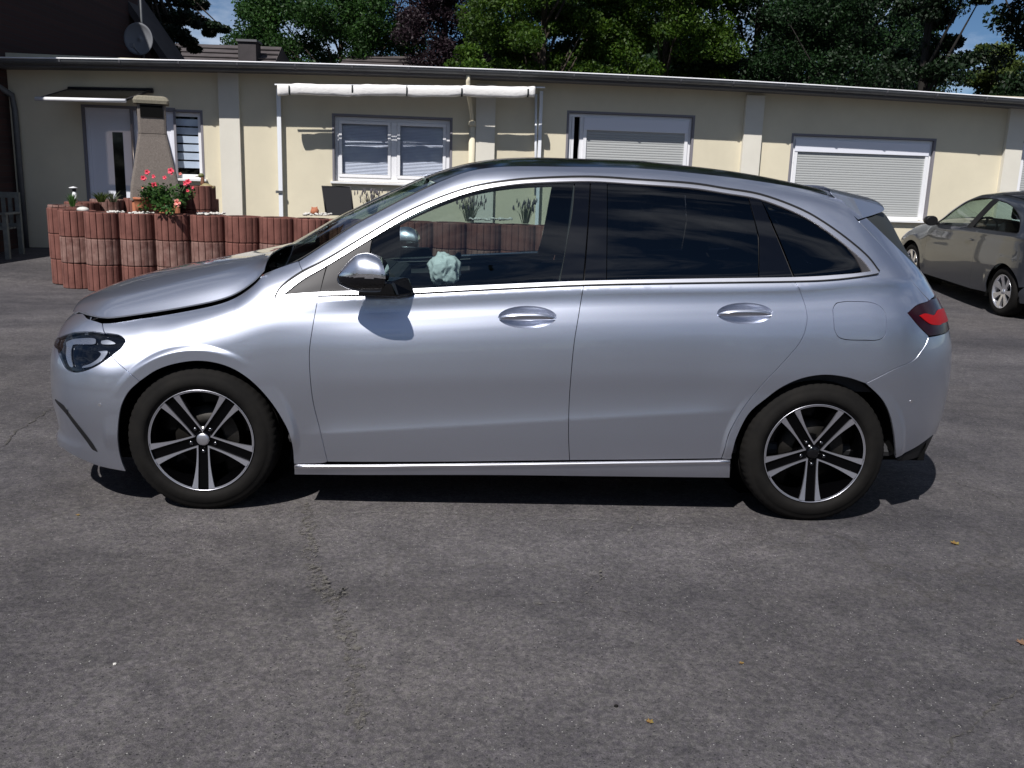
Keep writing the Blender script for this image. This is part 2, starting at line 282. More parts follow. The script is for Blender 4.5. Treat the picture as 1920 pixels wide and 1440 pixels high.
# ---------------------------------------------------------------- car body surfaces
def tab(xs,ys):
    xs=np.array(xs,float);ys=np.array(ys,float)
    m=np.zeros(len(xs));s=np.diff(ys)/np.diff(xs)
    m[0]=s[0];m[-1]=s[-1]
    for i in range(1,len(xs)-1):
        m[i]=0 if s[i-1]*s[i]<=0 else 2*s[i-1]*s[i]/(s[i-1]+s[i])
    def f(x):
        x=np.clip(np.asarray(x,float),xs[0],xs[-1])
        i=np.clip(np.searchsorted(xs,x,side='right')-1,0,len(xs)-2)
        h=xs[i+1]-xs[i];t=(x-xs[i])/h
        return ((1+2*t)*(1-t)**2*ys[i]+t*(1-t)**2*h*m[i]+t*t*(3-2*t)*ys[i+1]+t*t*(t-1)*h*m[i+1])
    return f
def sstep(x,a,b):
    t=np.clip((x-a)/(b-a),0,1); return t*t*(3-2*t)
class MainCar:
    LA=.85;LB=.95;CREASE=.0068;WH=(0.,2.727);WK=1.
    W2=staticmethod(tab([0,.15,.22,.35,.43,.57,.67,.77,.86,.93,1],[.815,.835,.858,.874,.882,.893,.896,.893,.880,.858,.82]))
    zb=staticmethod(tab([-.6,-.39,-.24,-.09,.13,.35,.85,1.65,2.57,2.93,3.6],[.70,.70,.735,.79,.87,.955,.99,1.05,1.09,1.125,1.14]))
    zt=staticmethod(tab([-.7,-.56,-.45,-.39,-.24,-.09,.13,.26,.367,.52,.634,.736,.829,.922,1.011,1.11,1.2,1.335,1.57,1.9,2.2,2.46,2.71,2.9,3.1,3.6],
                        [.85,.84,.828,.826,.852,.885,.955,1.05,1.088,1.182,1.259,1.317,1.368,1.417,1.462,1.502,1.526,1.541,1.547,1.547,1.53,1.508,1.473,1.44,1.40,1.38]))
    yb=staticmethod(tab([-.6,-.09,.35,1,2.6,3.0],[.835,.838,.825,.82,.82,.81]))
    yt=staticmethod(tab([-.6,.26,.6,.9,1.2,1.6,2.5,3.1],[.71,.70,.655,.61,.58,.56,.56,.55]))
    W=staticmethod(tab([0,.15,.22,.35,.43,.55,.62,.69,.77,.83,.88,.93,.955,.97,1],[.815,.845,.868,.884,.889,.895,.8975,.8945,.887,.875,.859,.8415,.8375,.8367,.82]))
    G=staticmethod(tab([0,.06,.25,.5,.75,.87,.94,1],[0,.048,.16,.32,.515,.655,.79,1]))
    xf=staticmethod(tab([.1,.16,.21,.25,.30,.45,.60,.69,.766,.83,.86],[-.74,-.80,-.852,-.855,-.835,-.855,-.85,-.83,-.79,-.71,-.64]))
    G2=staticmethod(tab([0,.2,.45,.7,.88,1],[0,.10,.28,.54,.79,1]))
    x0f=-.30
    xr=staticmethod(tab([.1,.3,.45,.6,.75,.9,1.0,1.115,1.22,1.39,1.5],[3.42,3.50,3.545,3.555,3.545,3.495,3.44,3.36,3.285,3.20,3.1]))
    x0r=staticmethod(tab([.1,.9,1.1,1.4,1.5],[2.9,2.9,2.85,2.65,2.6]))
    def warp(s,a,t):
        c=.374+(np.clip(a,.4,2.45)-.546)*.084; zb=s.zb(a); zt=s.zt(a)
        L0=[.10,.44,1.03,1.50,1.62]; L1=[.10+0*a,c,zb,zt,zt+.12]; z=L1[0]*1.
        for i in range(4):
            k=(t>=L0[i]); u=(t-L0[i])/(L0[i+1]-L0[i]); z=np.where(k,L1[i]+u*(L1[i+1]-L1[i]),z)
        return z
    def P(s,a,z,side=-1):
        a=np.asarray(a,float);z=np.asarray(z,float);a,z=np.broadcast_arrays(a,z)
        x0r=s.x0r(z);xf=s.xf(z);xr=s.xr(z)
        tf=np.clip((s.x0f-a)/s.LA,0,1)*math.pi/2; tr=np.clip((a-x0r)/s.LB,0,1)*math.pi/2
        x=np.where(a<s.x0f,s.x0f+(xf-s.x0f)*np.sin(tf),np.where(a>x0r,x0r+(xr-x0r)*np.sin(tr),a))
        Yf=np.clip(1-np.sin(tf)**2.5,0,1)**.4*np.clip(1-np.sin(tr)**2.5,0,1)**.4
        zb=s.zb(x);zt=s.zt(x);yb=s.yb(x);yt=s.yt(x)
        q=np.clip((z-zb)/(zt-zb),0,1.2)
        rz=np.clip(z/zb,0,1); fk=sstep(x,.25,.75); low=(s.W(rz)*fk+s.W2(rz)*(1-fk))*s.WK+(yb-.82*s.WK)*sstep(z/zb,.75,1)
        up=yb+(yt-yb)*np.where(q<=1,s.G(q)*fk+s.G2(q)*(1-fk),1+(q-1)*3.5)
        y=np.where(z<zb,low,up)
        c=.374+(x-.546)*.084
        d=np.maximum(z-c,0); k=d/.1*np.exp(1-d/.1)
        y=y-s.CREASE*k*sstep(x,.40,.60)*(1-sstep(x,2.15,2.45))
        for wx in s.WH:
            r=np.hypot(x-wx,z-.32); mk=(1-sstep(r,.405,.432))*(1-sstep(z,.74,.80))*sstep(z,.26,.36); y=y*(1-mk)+np.maximum(y,.895*s.WK)*mk
        # shoulder shadow line
        y=y*Yf
        return np.stack([x,side*y,z],-1)
    def inv(s,px,py,g=None):
        if g is None:
            q=on(px,py,1,-.84); g=(q[0],q[2])
        v=np.array([np.clip(g[0],-1.0,3.7),np.clip(g[1],.12,1.55)]);lam=1e-3
        for it in range(40):
            p=project(s.P(*v));r=p-[px,py]
            J=np.zeros((2,2))
            for j in range(2):
                w=v.copy();w[j]+=1e-4;J[:,j]=(project(s.P(*w))-p)/1e-4
            d=np.linalg.solve(J.T@J+np.eye(2)*50,-J.T@r)
            n=np.linalg.norm(d)
            if n>.08:d*=.08/n
            v=v+d
            v[0]=min(max(v[0],s.x0f-s.LA+.02),3.8)
            if n<1e-5:break
        return v,np.hypot(*r)
def pip(poly,pts):
    x,y=pts[:,0],pts[:,1]; n=len(poly); ins=np.zeros(len(pts),bool); j=n-1
    for i in range(n):
        xi,yi=poly[i];xj,yj=poly[j]
        if yi!=yj:
            c=((yi>y)!=(yj>y))&(x<(xj-xi)*(y-yi)/(yj-yi)+xi); ins^=c
        j=i
    return ins
def parea(p): p=np.array(p); return .5*np.sum(p[:,0]*np.roll(p[:,1],-1)-np.roll(p[:,0],-1)*p[:,1])
def offpoly(p,d):    # shrink by d (ccw polygon)
    p=np.array(p); a=np.roll(p,1,0);b=np.roll(p,-1,0)
    t1=p-a;t1/=np.linalg.norm(t1,axis=1)[:,None]+1e-9;t2=b-p;t2/=np.linalg.norm(t2,axis=1)[:,None]+1e-9
    n1=np.stack([-t1[:,1],t1[:,0]],1);n2=np.stack([-t2[:,1],t2[:,0]],1);n=n1+n2
    ln=np.linalg.norm(n,axis=1)[:,None]; n/=ln+1e-9; s=np.minimum(2/np.maximum(ln,.6),2.5)
    return p+n*d*s*.5*1.0*np.where(s>0,1,1)*1.0
def resamp(p,h):
    o=[]
    for i in range(len(p)):
        a=np.array(p[i]);b=np.array(p[(i+1)%len(p)]);L_=np.linalg.norm(b-a)
        if L_<1e-5: continue
        k=max(1,int(math.ceil(L_/h)))
        for j in range(k): o.append(a+(b-a)*j/k)
    return o
class Surf:
    """turns traced outlines into chart coordinates of a car body surface"""
    def __init__(s,S): s.S=S; s.c={}
    def pt(s,q):
        if q[0]=='c': return np.array(q[1:],float)
        if q not in s.c:
            v,e=s.S.inv(*q); s.c[q]=v
        return s.c[q]
    def outline(s,segs,n=5):
        o=[]
        for g in segs:
            P=[s.pt(q) for q in g]
            c=catmull(P,n) if len(P)>2 else P
            o+=list(c)
        r=[]
        for q in o:
            if not r or np.linalg.norm(q-r[-1])>6e-4: r.append(q)
        if np.linalg.norm(r[0]-r[-1])<6e-4: r.pop()
        if parea(r)<0: r.reverse()
        return r
def normals(S,a,z,side):
    e=1.5e-3; da=S.P(a+e,z,side)-S.P(a-e,z,side); dz=S.P(a,z+e,side)-S.P(a,z-e,side)
    n=np.cross(da,dz) if side<0 else np.cross(dz,da)
    return n/(np.linalg.norm(n,axis=1)[:,None]+1e-12)
def panel(name,S,out,mat,parent,side=-1,holes=(),h=.022,inset=.0016,off=0.,fold=.014,origin=(0,0,0),label=None,bulge=0):
    """one body panel: a patch of the body surface with turned-in edges"""
    p=np.array(resamp(out,h*.9))
    if inset: p=offpoly(p,inset)
    loops=[p]
    for ho in holes:
        q=np.array(resamp(ho,h*.6)); q=offpoly(q,-inset) if inset else q
        loops.append(q[::-1])
    lo=p.min(0);hi=p.max(0)
    gx=np.arange(lo[0]+h*.5,hi[0],h);gz=np.arange(lo[1]+h*.5,hi[1],h)
    G=np.stack(np.meshgrid(gx,gz),-1).reshape(-1,2)
    if hasattr(S,'warp'):
        gz=np.arange(.10,1.62,h); G=np.stack(np.meshgrid(gx,gz),-1).reshape(-1,2); G[:,1]=S.warp(G[:,0],G[:,1])
    k=pip(p,G)
    for ho in loops[1:]: k&=~pip(ho,G)
    G=G[k]
    if h<.03 and hasattr(S,'WH'):
        ex=[]
        for wx in S.WH:
            k_=np.hypot(G[:,0]-wx,G[:,1]-.32)<.447; G=G[~k_]
            for r_ in np.arange(.34,.446,.0105):
                an=np.arange(0,2*math.pi,.028); e=np.stack([wx+r_*np.cos(an),.32+r_*np.sin(an)],1); ex.append(e)
        ex=np.concatenate(ex); kk=pip(p,ex)
        for ho in loops[1:]: kk&=~pip(ho,ex)
        G=np.concatenate([G,ex[kk]])
    B=np.concatenate(loops)
    if len(G):
        d=np.full(len(G),9.)
        for i in range(0,len(B),400): d=np.minimum(d,np.linalg.norm(G[:,None]-B[None,i:i+400],axis=2).min(1))
        G=G[d>h*.35]
    V=[Vector(q) for q in B]+[Vector(q) for q in G]; E=[];b=0
    for lp in loops:
        n=len(lp);E+=[(b+i,b+(i+1)%n) for i in range(n)];b+=n
    r=delaunay_2d_cdt(V,E,[],0,1e-6)
    vv=np.array([tuple(v) for v in r[0]]);ff=np.array(r[2]); orig=r[3]
    cen=vv[ff].mean(1); k=pip(p,cen)
    for ho in loops[1:]: k&=~pip(ho,cen)
    ff=ff[k]
    pos=S.P(vv[:,0],vv[:,1],side); nor=normals(S,vv[:,0],vv[:,1],side)
    pos=pos+nor*off
    ar=(vv[ff[:,1],0]-vv[ff[:,0],0])*(vv[ff[:,2],1]-vv[ff[:,0],1])-(vv[ff[:,1],1]-vv[ff[:,0],1])*(vv[ff[:,2],0]-vv[ff[:,0],0])
    ff[ar<0]=ff[ar<0][:,::-1]
    if side>0: ff=ff[:,::-1]
    verts=list(pos);norm=list(nor);faces=[tuple(int(i) for i in f) for f in ff]
    if fold:
        for lp in loops:
            P0=S.P(lp[:,0],lp[:,1],side);N0=normals(S,lp[:,0],lp[:,1],side);P0=P0+N0*off
            b=len(verts);n=len(lp)
            t=np.roll(P0,-1,0)-np.roll(P0,1,0);t/=np.linalg.norm(t,axis=1)[:,None]+1e-9
            o2=np.cross(t,N0)
            if side>0:o2=-o2
            verts+=list(P0);norm+=list(o2*.8+N0*.6);verts+=list(P0-N0*fold);norm+=list(o2)
            for i in range(n):
                j=(i+1)%n; f=(b+i,b+n+i,b+n+j,b+j); faces.append(f if side<0 else f[::-1])
    me=bpy.data.meshes.new(name)
    O=np.array(origin)
    me.from_pydata([tuple(v-O) for v in verts],[],faces)
    me.polygons.foreach_set('use_smooth',[True]*len(me.polygons))
    N=np.array(norm);N/=np.linalg.norm(N,axis=1)[:,None]+1e-9
    me.normals_split_custom_set_from_vertices([tuple(q) for q in N]); me.update()
    o=link(name,me,mat,parent)
    if label:o['label']=label
    return o

S=MainCar(); F=Surf(S)
OR=np.array([1.36,0,0])
car=thing('parked_car',tuple(OR),'silver hatchback parked side-on in front, bonnet slightly open and white airbag hanging inside','car')
def pan(name,out,mat,side=-1,parent=None,**k):
    if name in('front_door','rear_door','front_fender','body_side','front_bumper','rear_bumper','tailgate','fuel_flap'): k.setdefault('inset',.0034)
    return panel(name,S,out,M[mat] if isinstance(mat,str) else mat,parent or car,side,origin=OR,**k)
AE=S.x0f-S.LA; TE=3.9
# traced seams ---------------------------------------------------------------
shut=[(165,596),(193,605),(221,604),(286,594),(350,583),(406,571),(443,557),(475,535),(497,512)]
headl=[[(100,637),(109,634),(122,629),(141,624),(170,622.5),(198,626),(222,628)],[(222,628),(233,635.5),(235,641),(226,653),(212,664),(198,674.5),(179,686),(158,694.5),(140,697),(124,691),(115,676),(108,655)],[(108,655),(100,637)]]
archf=[(262,715),(294,694),(334,681),(378,677),(423,686),(463,708),(499,743),(527,783),(545,823),(551,870)]
archfl=[(262,715),(241,735),(227,763),(221,803),(223,843),(236,884)]
doorf=[(597,555),(586,614),(580,662),(582,714),(588,759),(600,807),(614,866)]
doorb=[(1094,536),(1086,585),(1077,640),(1071,700),(1067,760),(1066,815),(1068,863)]
doorr=[(1490,529),(1500,545),(1512,581),(1512,610),(1500,642),(1468,680),(1436,714),(1404,751),(1381,786),(1365,818),(1353,859)]
archr=[(1372,853),(1381,821),(1404,776),(1436,748),(1468,725),(1506,709),(1548,703),(1589,708),(1623,719)]
archrr=[(1623,719),(1653,748),(1669,779),(1677,815),(1679,859)]
bumpf=[(209,667),(245,702),(262,715)]
bumpr=[(1741,631),(1736,645),(1726,660),(1712,676),(1675,693),(1623,719)]
chout=[(516,558),(529,538),(565,512),(613,487),(694,438),(758,401),(823,372),(887,351),(952,340),(1017,335),(1107,333),(1193,338),(1293,345),(1360,355),(1425,366),(1493,390),(1543,417),(1593,453),(1627,483),(1648,510)]
chin=[(533,552),(570,524),(617,497),(697,448),(762,410),(825,381),(888,360),(953,348),(1017,343),(1107,341),(1193,346),(1293,353),(1360,363),(1423,374),(1488,398),(1536,424),(1583,459),(1616,488),(1634,509)]
belt_t=[(533,553),(597,548),(742,543),(900,535),(1094,527),(1290,523),(1490,520),(1580,515),(1634,509)]
belt_b=[(516,559),(597,555),(742,552),(900,544),(1094,535),(1290,531),(1490,528),(1560,525),(1607,520),(1646,514)]
seamT=[(1567,366),(1607,412),(1660,468),(1701,517),(1741,563)]
wsedge=[(560,490),(612,456),(661,424),(705,400),(745,379),(785,359),(823,341)]
bandt=[(823,341),(865,325),(904,316),(960,311.5),(1060,312),(1193,315),(1327,327),(1427,340),(1527,358),(1567,366)]
tailA=3.30
lampR=[[(1741,565),(1720,572),(1702,587)],[(1702,587),(1723,612),(1741,630)],[(1741,630),('c',3.36,.862),('c',3.52,.862)],[('c',3.52,.862),('c',3.50,1.005)],[('c',3.50,1.005),('c',3.33,1.012),(1741,565)]]
flap=[[(1563,596),(1562,581),(1568,569),(1580,566),(1595,565),(1627,566),(1645,571),(1657,582),(1662,600),(1661,623),(1656,633),(1643,638),(1620,638),(1589,637),(1573,632),(1565,618),(1563,596)]]
def ell(cx,cz,rx,rz,n=28,p=2.0,rot=0):
    o=[]
    for i in range(n):
        a=2*math.pi*i/n;c,s_=math.cos(a),math.sin(a);x=rx*math.copysign(abs(c)**(2/p),c);z=rz*math.copysign(abs(s_)**(2/p),s_)
        o.append(np.array([cx+x*math.cos(rot)-z*math.sin(rot),cz+x*math.sin(rot)+z*math.cos(rot)]))
    return o
HF=F.pt((989,594.5));HR=F.pt((1397,587.5))
hf=ell(HF[0],HF[1],.125,.045,rot=.03);hr=ell(HR[0],HR[1],.121,.043,rot=.03)
rev=lambda a:list(reversed(a))
O_=F.outline
for side in (-1,1):
    near=side<0
    # front bumper with headlight hole and lower intake
    grille=[np.array(q) for q in ((AE+.005,.44),(AE+.36,.46),(AE+.30,.66),(AE+.005,.70))]
    intake=[np.array(q) for q in ((AE+.005,.22),(AE+.38,.25),(AE+.30,.36),(AE+.005,.37))]
    fb=O_([[(192,605),(196,621)],rev([(209,667),(212,664)]),bumpf,archfl,[(236,884),(186,874),(151,860),(118,840)],[(118,840),('c',AE+.25,.185)],[('c',AE+.25,.185),('c',AE,.175)],[('c',AE,.17),('c',AE,.80)],[('c',AE,.80),('c',AE+.3,.815),('c',AE+.42,.828),(165,597),(180,602),(192,605)]])
    # headlight boundary is cut out of the bumper/fender: build outline that walks round the lamp
    hl=O_(headl)
    fbo=O_([[(192,606),(196,625)],[(196,625),(170,621.5),(141,623),(122,628),(109,633),(100,636)],[(100,638),(107,655),(114,676),(123,692),(140,698),(158,695.5),(179,687),(198,675.5),(209,667)],bumpf,archfl,[(236,884),(186,874),(151,860),(118,840)],[(118,840),('c',AE+.25,.185)],[('c',AE+.25,.185),('c',AE,.175)],[('c',AE,.17),('c',AE,.80)],[('c',AE,.80),('c',AE+.3,.812),('c',AE+.42,.826),(165,597),(180,602),(192,606)]])
    pan('front_bumper',fbo,'paint',side,holes=[grille,intake],h=.018)
    pan('grille',grille,'blackgloss',side,off=-.012,fold=0)
    pan('air_intake',intake,'black',side,off=-.02,fold=0)
    fe=O_([[(192,606),(221,604),(286,594),(350,583),(406,571),(443,557),(475,535),(497,512)],[(497,512),(520,503),(545,494),(560,489)],[(560,490),(569,511)],rev([(516,558),(529,538),(565,512),(569,510)]),[(516,559),(597,555)],doorf,[(614,866),(600,869),(551,870)],rev(archf),rev(bumpf),[(212,664),(226,653),(235,641)],[(235,641),(233,635.5),(222,628),(196,624)],[(196,624),(192,606)]])
    fen=pan('front_fender',fe,'paint',side,h=.018)
    fd=O_([belt_b[1:5],doorb,[(1068,863),(840,866),(614,866)],rev(doorf)])
    d1=pan('front_door',fd,'paint',side,holes=[hf],h=.018)
    rd=O_([belt_b[4:7],doorr,[(1353,860),(1200,862),(1068,863)],rev(doorb)])
    d2=pan('rear_door',rd,'paint',side,holes=[hr],h=.018)
    qp=O_([[(560,490),(569,511)],[(569,510),(613,487),(694,438),(758,401),(823,372),(887,351),(952,340),(1017,335),(1107,333),(1193,338),(1293,345),(1360,355),(1425,366),(1493,390),(1543,417),(1593,453),(1627,483),(1648,510)],rev(belt_b[6:]),doorr,[(1353,860),(1370,861),(1372,853)],archr,rev(bumpr),[(1741,630),(1723,612),(1702,587)],[(1702,587),(1720,572),(1741,565)],rev(seamT),rev(bandt),rev(wsedge)])
    q=pan('body_side',qp,'paint',side,holes=[O_(flap)] if near else [],h=.018)
    if near: pan('fuel_flap',O_(flap),'paint',side)
    rb=O_([bumpr[::-1],[(1741,632),('c',3.36,.860),('c',3.55,.86)],[('c',3.55,.86),('c',TE,.86)],[('c',TE,.86),('c',TE,.34)],[('c',TE,.34),('c',3.55,.335),(1750,815),(1715,840),(1679,859)],rev(archrr)])
    rb=O_([rev(archrr),bumpr[::-1],[(1741,632),('c',3.36,.860),('c',3.55,.86)],[('c',3.55,.86),('c',TE-.06,.86)],[('c',TE-.06,.34),('c',3.55,.335),(1750,815),(1715,840),(1679,859)]])
    pan('rear_bumper',rb,'paint',side,h=.018)
    df=O_([[(1684,862),(1715,843),(1750,818),('c',3.55,.33),('c',TE-.06,.335)],[('c',TE-.06,.275),('c',3.5,.275),('c',3.2,.278),(1684,866)]])
    pan('rear_diffuser',df,'black',side,off=-.006)
    tg=O_([[(1609,414),(1660,469),(1701,518),(1743,564)],[('c',3.335,1.014),('c',3.50,1.01),('c',3.51,.866)],[('c',TE-.055,.866),('c',TE-.055,1.10)],[('c',TE-.055,1.10),('c',3.45,1.10),(1737,522)],[(1737,522),(1701,482),(1660,442),(1624,408)],[(1624,408),(1609,414)]])
    pan('tailgate',tg,'paint',side,h=.018)
    rw=O_([[(1626,408),(1661,443),(1702,483),(1737,523)],[(1738,522),('c',3.45,1.105),('c',TE-.055,1.105)],[('c',TE-.055,1.105),('c',TE-.055,1.39)],[('c',TE-.055,1.39),('c',3.3,1.385),(1650,398),(1626,408)]])
    pan('rear_window',rw,'seal',side,off=-.004)
    # lamps
    t=pan('tail_light',O_(lampR),'lampdark',side,off=.003)
    pan('light_element',O_([[(1722,592),(1733,588),(1750,591),('c',3.36,.965),('c',3.50,.955)],[('c',3.50,.90),('c',3.36,.905),(1760,610),(1745,609),(1733,602),(1722,592)]]),'lampred',side,t,off=.006,fold=.003)
    t.location=(0,0,0)
    hb=pan('headlight',hl,'blackgloss',side,off=-.022,fold=0,inset=0)
    pan('reflector',O_([[(119,650),(118,640),(130,634),(150,631),(172,631),(176,636),(172,643),(150,644),(130,646),(128,668),(131,686),(125,686),(119,672),(119,650)]]),'lampchrome',side,hb,off=-.014,fold=.004)
    pan('indicator',O_([[(186,636),(200,634),(213,640),(210,643),(188,643),(186,636)]]),'lampchrome',side,hb,off=-.014,fold=.004)
    pan('projector',O_([[(180,657),(198,656),(196,664),(186,675),(168,686),(150,689),(152,685),(166,680),(180,670),(186,661),(180,657)]]),'lampchrome',side,hb,off=-.013,fold=.004)
    pan('lamp_cover',hl,'lampglass',side,hb,off=.001,fold=.02)
    # bumper details
    pan('bumper_slit',O_([[(104,748),(116,757),(126,768),(150,800),(181,843),(179,845),(170,838),(140,797),(122,773),(104,751)]]),'black',side,off=.0022,fold=.002,inset=0)
    if near:
        pan('parking_sensor',ell(*F.pt((187,759)),.008,.008,12),'satin',side,off=.0012,fold=.001,inset=0)
        pan('parking_sensor',ell(*F.pt((1708,753)),.008,.008,12),'satin',side,off=.0012,fold=.001,inset=0)
        pan('parking_sensor',ell(*F.pt((126,771)),.010,.010,12),'blackgloss',side,off=.004,fold=.003,inset=0)
    # sill
    pan('sill_strip',O_([[(552,871),(960,867.5),(1369,862)],[(1369,869),(960,874.5),(552,878)]]),'satin',side,off=.004,fold=.006)
    ax_=np.linspace(.405,2.345,40); az_=np.interp(ax_,[.4,1.35,2.35],[F.pt((552,874))[1],F.pt((960,871))[1],F.pt((1369,865))[1]]); Pp=S.P(ax_,az_,side); Nn=normals(S,ax_,az_,side)
    m=MB(); m.tube([Pp[i_]+Nn[i_]*.004-OR for i_ in range(40)],.0065,8); m.build('sill_moulding',M['satin'],car)
    pan('sill_panel',O_([[(552,878.5),(960,875),(1369,869)],[(1368,896),(1100,893),(900,891),(552,890)]]),'paint',side,off=-.001,fold=.05)
    # glass and trims
    sp=[617,(697,448)]
    fa=O_([[(533,552),(570,524),(611,500)],[(607,515),(600,547)],[(597,549),(533,553)]])
    pan('fender_trim',fa,'sail',side,off=-.003)
    sa=O_([[(613,499),(655,473),(697,449)],[(697,449),(693,475),(691,545)],[(691,545),(600,548)],[(607,520),(613,499)]])
    pan('mirror_base',sa,'sail',side,d1,off=-.002)
    gf=O_([[(699,447),(762,410),(825,381),(888,361),(953,349),(1017,344),(1077,342)],[(1077,342),(1072,400),(1062,460),(1049,528)],[(1049,529),(900,536),(742,544),(692,545)],[(692,545),(694,475),(699,447)]])
    pan('door_glass',gf,'glassfront',side,d1,off=-.006,fold=.004)
    bp1=O_([[(1078,342),(1106,341)],[(1106,341),(1101,430),(1093,527)],[(1093,527),(1050,529)],[(1050,529),(1062,460),(1073,400),(1078,342)]])
    pan('pillar_trim',bp1,'blackgloss',side,d1,off=-.001)
    bp2=O_([[(1108,341),(1138,342)],[(1138,342),(1138,430),(1137,526)],[(1137,526),(1096,527)],[(1096,527),(1103,430),(1108,341)]])
    pan('pillar_trim',bp2,'blackgloss',side,d2,off=-.001)
    gr=O_([[(1139,342),(1193,346),(1293,354),(1360,363),(1403,370)],[(1403,370),(1413,405),(1422,443)],[(1422,443),(1423,521)],[(1423,521),(1290,524),(1138,526)],[(1138,526),(1139,430),(1139,342)]])
    pan('door_glass',gr,'glassdark',side,d2,off=-.005,fold=.004)
    cp=O_([[(1404,370),(1427,375)],[(1427,375),(1455,440),(1487,519)],[(1487,519),(1424,521)],[(1424,521),(1424,443)],[(1424,443),(1414,405),(1404,370)]])
    pan('pillar_trim',cp,'blackgloss',side,d2,off=-.001)
    qg=O_([[(1429,376),(1488,399),(1536,425),(1575,453),(1600,478),(1616,506)],[(1616,507),(1580,513),(1491,519)],[(1491,519),(1459,440),(1429,376)]])
    pan('quarter_glass',qg,'glassdark',side,off=-.005,fold=.004)
    qs=O_([[(1536,424),(1583,459),(1616,488),(1634,509)],[(1634,509),(1617,511)],[(1617,506),(1601,478),(1576,453),(1536,425.5)]])
    pan('quarter_seal',qs,'sail',side,off=-.003)
    cu=O_([chout,[(1648,511),(1646,515)],[(1646,515),(1634,510)],rev(chin),[(533,552),(516,559)]])
    pan('window_chrome',cu,'satin',side,off=.004,fold=.02,h=.008,inset=.0028)
    def sealline(segs,wd,closed=False):
        A=[]
        for g in segs:
            for q_ in catmull([F.pt(p_) for p_ in g],5): 
                if not A or np.linalg.norm(q_-A[-1])>8e-4: A.append(q_)
        A=np.array(A); t_=np.gradient(A,axis=0); t_/=np.linalg.norm(t_,axis=1)[:,None]; n_=np.stack([-t_[:,1],t_[:,0]],1); o1=list(A-n_*wd*.35)+list((A+n_*wd*.65)[::-1])
        if parea(o1)<0:o1.reverse()
        return o1
    pan('window_seal',sealline([chout],.0072),'black',side,off=.0065,fold=.003,inset=0,h=.01)
    pan('belt_seal',sealline([belt_b[1:]],-.0044),'black',side,off=.0065,fold=.003,inset=0,h=.01)
    cb=O_([belt_t,[(1634,509),(1646,514)],rev(belt_b),[(516,559),(533,553)]])
    pan('belt_chrome',cb,'satin',side,off=.005,fold=.02,h=.007,inset=.0016)
    # door handles
    for H,dd,rx,rz in ((HF,d1,.125,.045),(HR,d2,.121,.043)):
        c,s_=math.cos(.03),math.sin(.03)
        m=MB(); rings=[]
        for i,(k,dep) in enumerate(((1.03,.0),(.95,.008),(.8,.017),(.5,.024),(.2,.027))):
            ring=[]
            for t_ in np.linspace(0,2*math.pi,32,endpoint=False):
                x,z=rx*k*math.cos(t_),rz*k*math.sin(t_)
                a_,z_=H[0]+x*c-z*s_,H[1]+x*s_+z*c
                P=S.P(a_,z_,side); N=normals(S,np.array([a_]),np.array([z_]),side)[0]; ring.append(P-N*dep-OR)
            rings.append(ring)
        m.loft(rings,True,False); m.add([np.mean(rings[-1],axis=0)]+list(rings[-1]),[(0,i+1,(i+1)%32+1) for i in range(32)],True)
        m.build('handle_recess',M['paint'],dd)
        m=MB(); rings=[]
        for t_ in np.linspace(-1,1,17):
            a_=H[0]+.121*t_*c*(rx/.125); zc=H[1]+.121*t_*s_-.002-.004*t_*t_; P=S.P(a_,zc,side); N=normals(S,np.array([a_]),np.array([zc]),side)[0]
            hh=.0165*(1-.62*abs(t_)**3); dd2=.006+.030*(1-t_**4)
            rings.append([P-OR+N*(dd2*(.42+.5*math.cos(q_)) -.004)+np.array([0,0,hh*math.sin(q_)*(1+.12*math.sin(q_))]) for q_ in np.linspace(0,2*math.pi,12,endpoint=False)])
        m.loft(rings); hnd=m.build('door_handle',M['paint'],dd)
        m=MB(); rings=[]
        for t_ in np.linspace(-.93,.8,13):
            a_=H[0]+.121*t_*c; zc=H[1]+.121*t_*s_-.001-.004*t_*t_; P=S.P(a_,zc,side); N=normals(S,np.array([a_]),np.array([zc]),side)[0]
            d_=.006+.030*(1-t_**4)
            rings.append([P-OR+N*(d_*.92-.0035)+N*.0022*math.cos(q_)+np.array([0,0,.0035*(1-.7*abs(t_)**2)*math.sin(q_)]) for q_ in np.linspace(0,2*math.pi,8,endpoint=False)])
        m.loft(rings); m.build('handle_chrome',M['chrome'],dd)
# ---- bonnet (popped)
sh=[F.pt(q) for q in catmull([(148,586),(165,594),(193,600),(221,599),(286,589),(350,578),(406,566),(443,552),(475,530),(496,508)],4)] if False else None
shp=[(148,583),(166,589),(193,594),(221,593),(286,584),(350,573.5),(406,562),(443,548.5),(475,527),(496,505)]
E3=[]
for q in catmull([np.array(p) for p in shp],5):
    yy=-.715 if q[0]>200 else -.715+.14*((200-q[0])/50)**1.6
    E3.append(on(q[0],q[1],1,yy))
E3=np.array(E3); n=len(E3); u=np.linspace(0,1,n)
Cx=tab([0,.1,.3,.5,.7,.85,.95,1],[-.80,-.775,-.64,-.46,-.16,.10,.28,.352]); Cz=tab([0,.1,.3,.5,.7,.85,.95,1],[.800,.835,.905,.965,1.035,1.088,1.122,1.137])
hq=tab([0,.3,.55,.72,.79,.85,.92,1],[1,.975,.91,.83,.765,.63,.40,0])
hq2=tab([0,.28,.56,.7,.86,.95,1],[1,1.08,1.15,1.06,.85,.49,0])
rows=[];qs=np.concatenate([np.linspace(-1,-.7,16)[:-1],np.linspace(-.7,.7,41),np.linspace(.7,1,16)[1:]])
